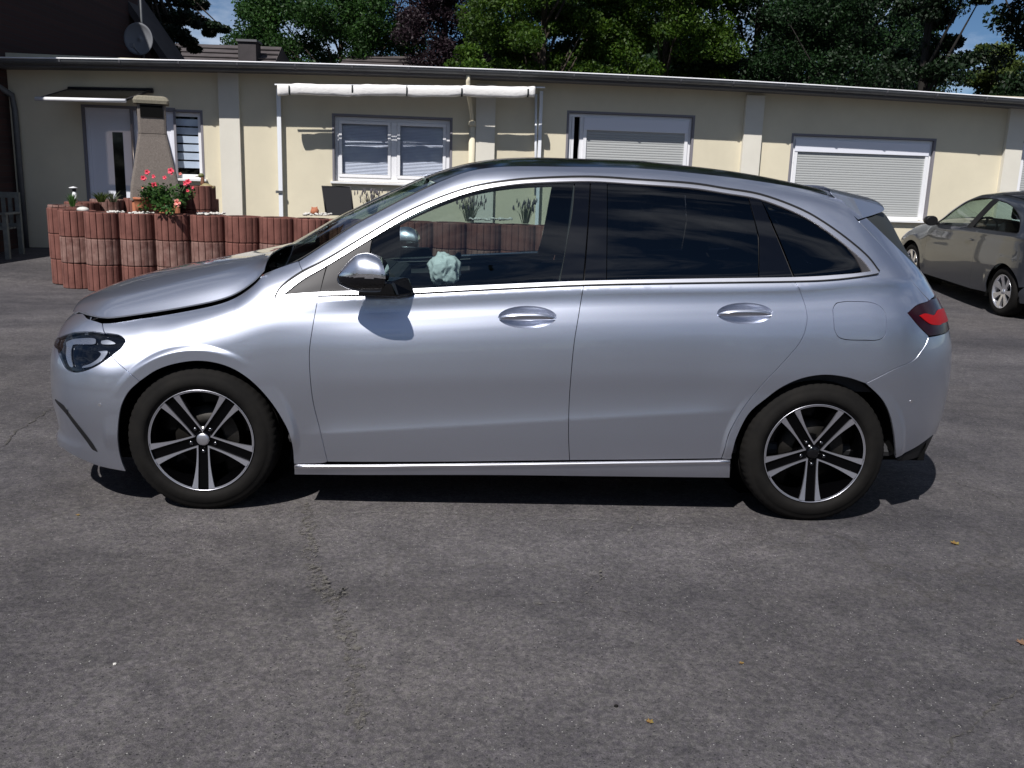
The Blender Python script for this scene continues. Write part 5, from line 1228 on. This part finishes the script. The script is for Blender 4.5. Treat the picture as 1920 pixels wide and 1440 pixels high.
def flower(px,py,y,s,mat):
    p=on(px,py,1,y)-rp; m=MB(); r_=random.Random(px*7+py)
    for ring,(k,rad,tilt) in enumerate(((5,1.,.25),(6,.75,.8),(4,.42,1.25))):
        for i in range(k):
            a=2*math.pi*i/k+ring*.5+r_.uniform(-.2,.2); c,s_=math.cos(a),math.sin(a); L_=s*rad
            # petal faces the viewer: axis along -y tilted up
            def pt(u,v):  # u radial, v lateral
                return (c*u*math.cos(tilt)-s_*v, -(u*math.sin(tilt))*.9, s_*u*math.cos(tilt)+c*v)
            m.add([pt(0,0),pt(L_*.5,L_*.42),pt(L_*1.0,L_*.30),pt(L_*1.05,-L_*.25),pt(L_*.5,-L_*.42)],[(0,1,2,3,4)])
    m.build('rose',mat,rb_,tuple(p),(0,0,r_.uniform(-.4,.4)))
for px,py,s_,mt in ((276,323,.032,'rosepink'),(269,334,.034,'rosepink'),(288,331,.024,'rosepink'),(289,347,.037,'rosepink'),(321,321,.042,'rosepink'),(309,333,.026,'rosepink'),(353,341,.036,'rosepink'),(348,344,.03,'rosepink'),(333,380,.044,'rosepale'),(309,387,.030,'rosepink'),(267,352,.016,'rosepale'),(352,358,.02,'rosepink'),(362,352,.018,'rosepink'),(300,352,.018,'rosepink'),(338,326,.02,'rosepale')):
    flower(px,py,6.36-.06*(py>370)*1.0,s_,M[mt])
# ---------------------------------------------------------------- plants
def tuft(px,py,y,h,sp,n,mat,label,cat='plant',name='plant',tips=None,seed=1,blade=.006):
    p=on(px,py,1,y); t=thing(name,tuple(p),label,cat); r_=random.Random(seed); m=MB(); m2=MB()
    for i in range(n):
        a=r_.uniform(0,2*math.pi); q=r_.random()**.7*sp; b=(q*.25*math.cos(a),q*.25*math.sin(a),-.02); hh=h*r_.uniform(.55,1.1); e=(q*math.cos(a),q*math.sin(a),hh)
        mid=((b[0]+e[0])*.42,(b[1]+e[1])*.42,hh*.6); w_=blade; d=(math.sin(a)*w_,-math.cos(a)*w_,0)
        dd_=(w_*math.cos(i),w_*.3,0)
        m.add([tuple(np.array(b)-dd_),tuple(np.array(b)+dd_),tuple(np.array(mid)+dd_),tuple(np.array(mid)-dd_)],[(0,1,2,3)]); m.add([tuple(np.array(mid)-dd_),tuple(np.array(mid)+dd_),e],[(0,1,2)])
        if tips and r_.random()<.5: m2.loft([[(e[0]+k*.008*math.cos(z),e[1]+k*.008*math.sin(z),e[2]+zz) for z in np.linspace(0,2*math.pi,5,endpoint=False)] for zz,k in ((-.03,.4),(-.01,1),(.01,.8),(.03,.2))])
    m.build('leaves',mat,t,fix=False)
    if tips: m2.build('flower_heads',tips,t)
    return t
LAV=pm('lavender_heads',(.10,.09,.10),.8); GS=leafmat('grey_green',(.07,.085,.05),(.13,.14,.08),.2)
tuft(136,384,6.9,.14,.09,60,LR,'small bright green tuft below the white figure on the left ring',seed=2)
tuft(190,376,7.6,.11,.16,110,LL,'low pale green grass tuft between the figure and the chimney',seed=3)
tuft(212,376,7.7,.12,.14,60,GS,'wispy grey grass beside the pale green tuft',seed=9)
tuft(697,398,6.7,.24,.22,90,GS,'dry lavender tuft behind the windscreen, below the window',tips=LAV,seed=4,blade=.003)
tuft(880,412,6.6,.26,.20,90,GS,'lavender tuft seen through the far car window',tips=LAV,seed=5,blade=.003)
tuft(985,416,6.6,.24,.17,80,GS,'right-hand lavender tuft seen through the far car window',tips=LAV,seed=6,blade=.003)
# white figure
p=on(141,384,1,6.95); fg=thing('garden_figure',tuple(p),'small white figure with a flat white hat on the left planter ring','ornament')
m=MB(); m.lathe([(.0,.02),(.028,.02),(.034,.08),(.026,.13),(.018,.155),(.0,.16)],14,c=(.0,0,0)); m.build('figure_body',M['whitepaint'],fg)
m=MB(); m.lathe([(.0,.155),(.022,.165),(.024,.185),(.016,.20),(.0,.202)],12); m.build('head',M['sail'],fg)
m=MB(); m.lathe([(0,.198),(.050,.20),(.052,.208),(.02,.216),(.0,.222)],16,c=(-.008,0,0)); m.build('hat',M['whitepaint'],fg)
# duck
p=on(387,361,1,7.55); dk=thing('ceramic_duck',tuple(p),'ceramic duck with a green head on the higher ring wall right of the roses','ornament')
def blob(secs,name,mat,parent):
    m=MB(); m.loft([[(cx+0*a,ry*math.cos(a),cz+rz*math.sin(a)) for a in np.linspace(0,2*math.pi,18,endpoint=False)] for cx,cz,ry,rz in secs]); return m.build(name,mat,parent)
blob([(-.075,.06,.01,.01),(-.07,.06,.035,.035),(-.03,.062,.055,.058),(.02,.06,.062,.056),(.06,.058,.05,.042),(.09,.062,.028,.022),(.115,.075,.006,.006)],'body',M['duckm'],dk)
m=MB(); m.tube([(-.035,0,.08),(-.045,0,.13),(-.042,0,.18),(-.05,0,.205)],[.036,.026,.022,.022],12); m.build('neck',M['duckneck'],dk)
blob([(-.095,.205,.012,.010),(-.085,.21,.024,.022),(-.06,.215,.032,.030),(-.035,.212,.028,.027),(-.02,.208,.01,.01)],'head',M['duckhead'],dk)
m=MB(); m.loft([[(-.09,.014*math.cos(a),.205+.008*math.sin(a)) for a in np.linspace(0,2*math.pi,10,endpoint=False)],[(-.13,.010*math.cos(a),.198+.004*math.sin(a)) for a in np.linspace(0,2*math.pi,10,endpoint=False)]]); m.build('beak',M['duckm'],dk)
# orange ornament
p=on(590,404,1,6.5); oo_=thing('terracotta_bird',tuple(p),'small orange-brown clay bird sitting on the rings before the black chair','ornament')
blob([(-.05,.04,.008,.008),(-.04,.045,.03,.03),(-.005,.05,.045,.048),(.03,.05,.04,.045),(.05,.052,.01,.012)],'body',M['terracotta'],oo_)
m=MB(); m.tube([(.02,0,.08),(.03,0,.105)],[.02,.004],8); m.tube([(-.02,0,.08),(-.035,0,.10)],[.018,.004],8); m.build('comb',M['terracotta'],oo_)
# terracotta pot by the chimney
p=on(266,398,1,6.9); pt_=thing('clay_pot',(p[0],p[1],p[2]-.02),'orange clay pot wedged between the chimney base and the rose bush','pot')
m=MB(); m.lathe([(0,0),(.06,0),(.075,.10),(.085,.17),(.095,.175),(.095,.20),(.082,.20),(.075,.16),(0,.15)],24); m.build('pot_body',M['terracotta'],pt_)
m=MB(); m.lathe([(0,.155),(.076,.16)],20); m.build('pot_soil',M['soil'],pt_)
# ---------------------------------------------------------------- garden chair, bench
c1=on(630,402,1,7.7); gc=thing('garden_chair',(c1[0],c1[1],.8),'black mesh garden chair whose backrest shows above the rings below the window','chair')
def gp(px,py,y=7.7): return on(px,py,1,y)-np.array([c1[0],c1[1],.8])
qq=[gp(604,349),gp(657,350),gp(663,404),gp(612,404)]
m=MB(); m.hexa([q for q in qq],[q+np.array([0,.03,0]) for q in qq]); m.build('backrest',M['rattan'],gc,bevel=.004)
m=MB(); m.tube([qq[3],qq[0],qq[1],qq[2]],.012,6); m.build('chair_frame',M['sail'],gc)
m=MB(); m.box(-.27,.27,-.5,.0,-.12,-.07); m.build('seat',M['rattan'],gc)
for sx in (-.25,.25):
    for sy in (-.46,-.02):
        m=MB(); m.box(sx-.012,sx+.012,sy-.012,sy+.012,-.42,-.12); m.build('leg',M['sail'],gc)
bx=-6.35+.42; by=8.95
bnc=thing('garden_bench',(bx,by,.12),'weathered slatted wooden bench in the deep shade by the brick corner','bench',rz=.06)
m=MB(); m.box(-.75,.42,.0,.05,.84,.92); m.build('top_rail',M['benchwood'],bnc); m=MB(); m.box(-.75,.42,0,.04,.42,.48); m.build('lower_rail',M['benchwood'],bnc)
for k in range(12):
    x=-.69+k*.094; m=MB(); m.box(x-.026,x+.026,.008,.032,.48,.84); m.build('slat',M['benchwood'],bnc)
for k in range(4):
    m=MB(); m.box(-.75,.42,-.46+k*.115,-.46+k*.115+.095,.41,.435); m.build('seat_slat',M['benchwood'],bnc)
for sx in (-.78,.45):
    for sy in (-.44,.02):
        m=MB(); m.box(sx-.03,sx+.03,sy-.03,sy+.03,0,.62 if sy<0 else .92); m.build('leg',M['benchwood'],bnc)
    m=MB(); m.box(sx-.035,sx+.035,-.50,.02,.62,.65); m.build('armrest',M['benchwood'],bnc)
# ---------------------------------------------------------------- leaf litter
def fleaf(px,py,s,mat,label,rot=0.):
    p=ong(px,py); m=MB(); pts=[(0,-1,.1),(.45,-.5,.0),(.95,-.25,.22),(.5,.05,.05),(.6,.7,.3),(.1,.5,.08),(-.1,1.05,.2),(-.35,.4,.05),(-.95,.45,.3),(-.5,-.1,.04),(-.8,-.6,.2),(-.3,-.55,.02)]
    v=[(0,0,.12)]+pts; m.add([(a*s,b*s,c*s+.004) for a,b,c in v],[(0,i+1,(i+1)%12+1) for i in range(12)])
    o_=m.build('fallen_leaf',mat,None,tuple(p),(0,0,rot),fix=False); tag(o_,label,'leaf'); return o_
LF1=pm('dry_leaf_orange',(.30,.085,.03),.7,noise=(40,.5),col2=(.22,.20,.04)); LF2=pm('dry_leaf_brown',(.16,.09,.05),.8)
fleaf(1790,1020,.022,LF1,'curled orange and green leaf on the asphalt right of the rear wheel',.5)
fleaf(1218,1355,.013,LF1,'small orange leaf scrap on the asphalt near the bottom edge',1.)
fleaf(1390,1245,.010,LF1,'tiny orange leaf scrap in the middle of the open asphalt',2.)
fleaf(1916,1207,.022,LF2,'brown leaf lying at the right edge of the asphalt',.2)
fleaf(146,967,.010,LF1,'tiny orange leaf scrap left of the front wheel',.7)
def chip(px,py,s,mat,label):
    p=ong(px,py); bm=bmesh.new(); bmesh.ops.create_icosphere(bm,subdivisions=1,radius=s); 
    for v in bm.verts: v.co.z*=.6; v.co*=1+.25*mn.noise(v.co*200+Vector((px,0,0)))
    me=bpy.data.meshes.new('gravel_chip'); bm.to_mesh(me); bm.free(); o_=link('gravel_chip',me,mat,None,(p[0],p[1],p[2]+s*.4)); tag(o_,label,'stone chip')
chip(215,1246,.006,M['pebble'],'white stone chip on the asphalt below the front wheel'); chip(1155,1325,.007,M['rubber'],'black stone chip on the asphalt near the bottom centre')

# ---------------------------------------------------------------- second car
class SmallCar(MainCar):
    LA=.80;LB=.85;CREASE=0.;WH=(0.,2.51);WK=.952
    zb=staticmethod(tab([-.6,-.2,.3,.5,1.2,2.0,2.7,3.1],[.66,.70,.80,.90,.945,.975,1.0,1.0]))
    zt=staticmethod(tab([-.75,-.5,-.2,.1,.35,.5,.75,1.0,1.3,1.7,2.2,2.6,2.9,3.2],[.74,.79,.86,.925,.97,1.03,1.19,1.32,1.40,1.425,1.40,1.34,1.25,1.12]))
    yb=staticmethod(tab([-.6,.3,.6,2.6,3.0],[.80,.81,.815,.82,.80])); yt=staticmethod(tab([-.6,.1,.6,1.0,1.4,2.6,3.1],[.60,.64,.63,.59,.56,.54,.52]))
    xf=staticmethod(tab([.1,.2,.3,.5,.65,.8],[-.70,-.76,-.79,-.79,-.75,-.62])); x0f=-.25
    xr=staticmethod(tab([.1,.25,.5,.7,.9,1.1,1.3],[3.08,3.17,3.20,3.19,3.13,3.05,2.95])); x0r=staticmethod(tab([.1,.9,1.4],[2.62,2.60,2.4]))
S2=SmallCar(); F2=Surf(S2); O2=F2.outline
c_=lambda *p:[('c',)+q for q in p]
th_=-math.pi/2+.0; Rm=Matrix.Rotation(th_,3,'Z')@Matrix.Rotation(.045,3,'Y'); loc=Vector((7.62,6.34,0))-Rm@Vector((2.51,-.80,0))
cb_=thing('parked_hatchback',tuple(loc),'dark grey small three-door car parked nose-in at the right edge near the shuttered wall','car'); cb_.rotation_euler=(0,.045,th_)
def p2(name,out,mat,side,parent=None,**k): return panel(name,S2,out,M[mat],parent or cb_,side,**k)
def arc(cx,r,a0,a1,n=14): return [('c',cx+r*math.cos(R(a)),.30+r*math.sin(R(a))) for a in np.linspace(a0,a1,n)]
w1=[c_((.50,.935),(.66,1.03),(.86,1.165),(1.08,1.285),(1.30,1.348),(1.50,1.368),(1.68,1.366)),c_((1.68,1.366),(1.58,1.20),(1.42,.968)),c_((1.42,.968),(.9,.95),(.50,.935))]
w2=[c_((1.80,1.360),(2.05,1.335),(2.30,1.27),(2.50,1.17),(2.62,1.05),(2.60,1.015)),c_((2.60,1.015),(2.0,.995),(1.56,.985)),c_((1.56,.985),(1.68,1.17),(1.80,1.360))]
AE2=S2.x0f-S2.LA; TE2=3.45
for sd_ in (-1,1):
    bs=O2([c_((.36,.95),(.50,1.02),(.75,1.185),(1.0,1.315),(1.3,1.395),(1.7,1.42),(2.2,1.395),(2.6,1.335),(2.85,1.26)),c_((2.85,1.26),(3.0,1.0),(3.02,.80)),c_((3.02,.80),(2.95,.50)),[('c',2.90,.42)],arc(2.51,.345,18,180)+[('c',2.165,.24)],c_((2.165,.24),(1.77,.22)),c_((1.77,.22),(1.78,.60),(1.72,.975)),c_((1.72,.975),(1.50,.965),(1.42,.955)),c_((1.42,.955),(.9,.938),(.46,.922)),c_((.46,.922),(.44,.60),(.48,.22)),c_((.48,.22),(.345,.22)),[('c',.345,.30)]+arc(0,.345,8,150),c_((-.32,.48),(-.42,.60)),c_((-.42,.60),(-.50,.77)),c_((-.50,.785),(-.2,.862),(.1,.927),(.36,.95))])
    p2('body_side',bs,'greypaint',sd_,holes=[O2(w1),O2(w2)],h=.035)
    p2('door',O2([c_((.46,.921),(.9,.937),(1.42,.954)),c_((1.42,.954),(1.50,.964),(1.72,.974)),c_((1.72,.974),(1.78,.60),(1.77,.22)),c_((1.77,.22),(.48,.22)),c_((.48,.22),(.44,.60),(.46,.921))]),'greypaint',sd_,h=.035,inset=.003)
    p2('front_bumper',O2([c_((-.50,.77),(-.42,.60)),c_((-.42,.60),(-.31,.47)),arc(0,.345,150,190)[0:],c_((-.34,.19),(AE2,.19)),c_((AE2,.19),(AE2,.74)),c_((AE2,.74),(-.75,.75),(-.50,.77))]),'greypaint',sd_,h=.035,inset=.003)
    p2('rear_bumper',O2([c_((2.95,.50),(3.02,.80)),c_((3.02,.80),(TE2,.78)),c_((TE2,.78),(TE2,.24)),c_((TE2,.24),(2.87,.22)),[('c',2.855,.28),('c',2.85,.35),('c',2.90,.42)]]),'greypaint',sd_,h=.035,inset=.003)
    p2('tailgate',O2([c_((3.02,.80),(3.0,1.0),(2.85,1.26)),c_((2.85,1.26),(TE2,1.24)),c_((TE2,1.24),(TE2,.80)),c_((TE2,.80),(3.02,.80))]),'greypaint',sd_,h=.035,inset=.003)
    p2('tail_light',O2([c_((2.93,1.03),(3.10,1.06)),c_((3.10,1.06),(3.22,.82)),c_((3.22,.82),(3.04,.80)),c_((3.04,.80),(2.93,1.03))]),'lampred',sd_,off=.006,fold=.01)
    p2('headlight',O2([c_((-.30,.76),(-.62,.70)),c_((-.62,.70),(-.60,.58)),c_((-.60,.58),(-.45,.60),(-.30,.76))]),'lampchrome',sd_,off=.004,fold=.004)
    p2('door_glass',O2(w1),'glassfront',sd_,off=-.012,fold=0,inset=0,h=.05); p2('quarter_glass',O2(w2),'glassfront',sd_,off=-.012,fold=0,inset=0,h=.05)
    p2('pillar_trim',O2([c_((1.69,1.372),(1.79,1.367)),c_((1.79,1.367),(1.55,.975)),c_((1.55,.975),(1.43,.968)),c_((1.43,.968),(1.69,1.372))]),'black',sd_,off=.002,fold=.004,inset=0)
    for ww in (w1,w2):
        o1=O2(ww); o2_=[tuple(q) for q in offpoly(np.array(o1),.012)]
        p2('window_seal',o1,'black',sd_,holes=[[np.array(q) for q in o2_]],off=.002,fold=.012,inset=0,h=.012)
    p2('side_moulding',O2([c_((.52,.60),(1.1,.61),(1.68,.625)),c_((1.68,.625),(1.68,.595)),c_((1.68,.595),(1.1,.58),(.52,.57)),c_((.52,.57),(.52,.60))]),'black',sd_,off=.006,fold=.006) if False else None
    p2('door_handle',O2([[('c',x_,z_) for x_,z_ in ell(1.60,.835,.085,.014,20)]]),'greypaint',sd_,off=.025,fold=.02)
    p2('fuel_flap',O2([[('c',x_,z_) for x_,z_ in ell(2.30,.80,.07,.07,24,2.8)]]),'greypaint',sd_,off=.002,fold=.004) if sd_>0 else None
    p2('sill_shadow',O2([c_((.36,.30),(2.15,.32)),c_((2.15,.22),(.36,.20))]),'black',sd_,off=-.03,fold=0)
    # mirror
    m=MB(); m.loft([[(x_,sd_*(.92+ry*math.cos(a)),.985+rz*math.sin(a)) for a in np.linspace(0,2*math.pi,18,endpoint=False)] for x_,ry,rz in ((.50,.01,.01),(.52,.05,.035),(.58,.085,.062),(.66,.09,.07),(.68,.08,.062))]); m.box(.58,.66,min(sd_*.80,sd_*.90),max(sd_*.80,sd_*.90),.93,.965); m.build('door_mirror',M['black'],cb_)
def span2(name,xs,cx,cz,mat,n=21,zo=0.,par=None):
    m=MB(); rows=[]
    for x in xs:
        y0=float(S2.yt(x));z0=float(S2.zt(x))+zo; rows.append([(x+float(cx(x))*(1-abs(q)**2.2),y0*q,z0+float(cz(x))*(1-abs(q)**2.2)) for q in np.linspace(-1,1,n)])
    m.loft(rows,False,False); return link(name,m.mesh(name),M[mat],par or cb_)
span2('bonnet',np.linspace(-.50,.36,16),tab([-.5,.36],[-.2,-.12]),tab([-.5,.36],[.02,.05]),'greypaint')
span2('windscreen',np.linspace(.36,1.02,16),tab([.3,1.05],[-.18,-.10]),tab([.3,1.05],[.03,.05]),'windscreen')
r2=span2('roof',np.linspace(1.02,2.85,26),tab([1.0,1.4,2.85],[-.09,0,.10]),tab([1.,1.5,2.3,2.85],[.05,.062,.062,.05]),'greypaint')
span2('headliner',np.linspace(1.02,2.80,20),tab([1.0,1.4,2.85],[-.05,0,.08]),tab([1.,1.5,2.3,2.85],[.05,.062,.062,.05]),'interior',zo=-.04,par=r2)
m=MB(); m.box(.38,2.13,-.76,.76,.17,.42); m.box(-.62,.40,-.48,.48,.17,.62); m.box(2.1,2.95,-.48,.48,.2,.62); m.box(.40,2.85,-.72,.72,.42,.50); m.build('underbody',M['under'],cb_)
m=MB(); m.box(.42,.85,-.70,.70,.60,.95); m.build('dashboard',M['interior'],cb_,bevel=.03)
for yy in (-.36,.36):
    m=MB(); m.box(1.25,1.75,yy-.24,yy+.24,.42,.60); m.hexa([(1.62,yy-.24,.6),(1.78,yy-.24,.6),(1.78,yy+.24,.6),(1.62,yy+.24,.6)],[(1.80,yy-.21,1.10),(1.90,yy-.21,1.10),(1.90,yy+.21,1.10),(1.80,yy+.21,1.10)]); s2=m.build('seat',M['interior'],cb_,bevel=.03)
    m=MB(); m.box(1.82,1.92,yy-.12,yy+.12,1.13,1.30); m.build('headrest',M['interior'],s2,bevel=.03)
m=MB(); m.hexa([(2.25,-.68,.6),(2.4,-.68,.6),(2.4,.68,.6),(2.25,.68,.6)],[(2.45,-.62,1.10),(2.55,-.62,1.10),(2.55,.62,1.10),(2.45,.62,1.10)]); m.build('rear_bench',M['interior'],cb_,bevel=.03)
m=MB(); cc=Vector((1.0,-.36,.93)); ax2=Vector((-.85,0,.5)).normalized(); vv2=ax2.cross(Vector((0,1,0))); m.tube([cc+.18*(math.cos(a)*Vector((0,1,0))+math.sin(a)*vv2) for a in np.linspace(0,2*math.pi,30)],.015,6,False); m.tube([cc-vv2*.17,cc+vv2*.17],.02,6); m.build('steering_wheel',M['interior2'],cb_)
# its wheels
m=MB(); n_=72; m.lathe([(.20,-.07),(.212,-.085),(.235,-.095),(.262,-.093),(.282,-.084),(.296,-.068),(.30,-.05),(.30,.06),(.28,.09),(.2,.08)],n_,'y'); t2=m.mesh('tyre'); t2.materials.append(M['rubber'])
m=MB(); m.lathe([(.203,-.086),(.208,-.090),(.205,-.092),(.196,-.088),(.190,-.07),(.185,.0)],60,'y'); 
for k in range(7):
    a=2*math.pi*k/7; c,s_=math.cos(a),math.sin(a); P=[(.02,.024),(.07,.020),(.13,.026),(.195,.042)]; top=[];bot=[]
    for r_,w_ in P:
        for sg in (-1,1): top.append((r_*c-sg*w_*s_,-.060-.024*(r_/.2),r_*s_+sg*w_*c)); bot.append((r_*c-sg*w_*s_,-.035-.02*(r_/.2),r_*s_+sg*w_*c))
    f=[]
    for i in range(3): f+=[(2*i,2*i+1,2*i+3,2*i+2),(2*i,2*i+2,8+2*i+2,8+2*i),(2*i+1,8+2*i+1,8+2*i+3,2*i+3)]
    m.add(top+bot,f)
m.lathe([(0,-.075),(.03,-.073),(.036,-.062)],24,'y'); rm2=m.mesh('rim'); bm=bmesh.new(); bm.from_mesh(rm2); bmesh.ops.recalc_face_normals(bm,faces=bm.faces); bm.to_mesh(rm2); bm.free(); rm2.materials.append(M['rimsilver'])
m=MB(); m.lathe([(0,-.02),(.205,-.02)],40,'y'); bk2=m.mesh('brake_disc'); bk2.materials.append(M['under'])
for wx in (0.,2.51):
    for sd_ in (-1,1):
        e2=link('wheel',t2,None,cb_,(wx,sd_*.735,.30),(0,0,0 if sd_<0 else math.pi)); link('rim',rm2,None,e2); link('brake_disc',bk2,None,e2)
        m=MB(); m.loft([[(wx+.352*math.cos(a),sd_*y,.30+.352*math.sin(a)) for y in (.80,.45)] for a in np.linspace(-.2,math.pi+.2,24)],False,False); m.add([(wx+.36*math.cos(a),sd_*.45,.30+.36*math.sin(a)) for a in np.linspace(0,2*math.pi,24,endpoint=False)],[tuple(range(24))]); m.build('wheel_arch',M['under'],cb_)
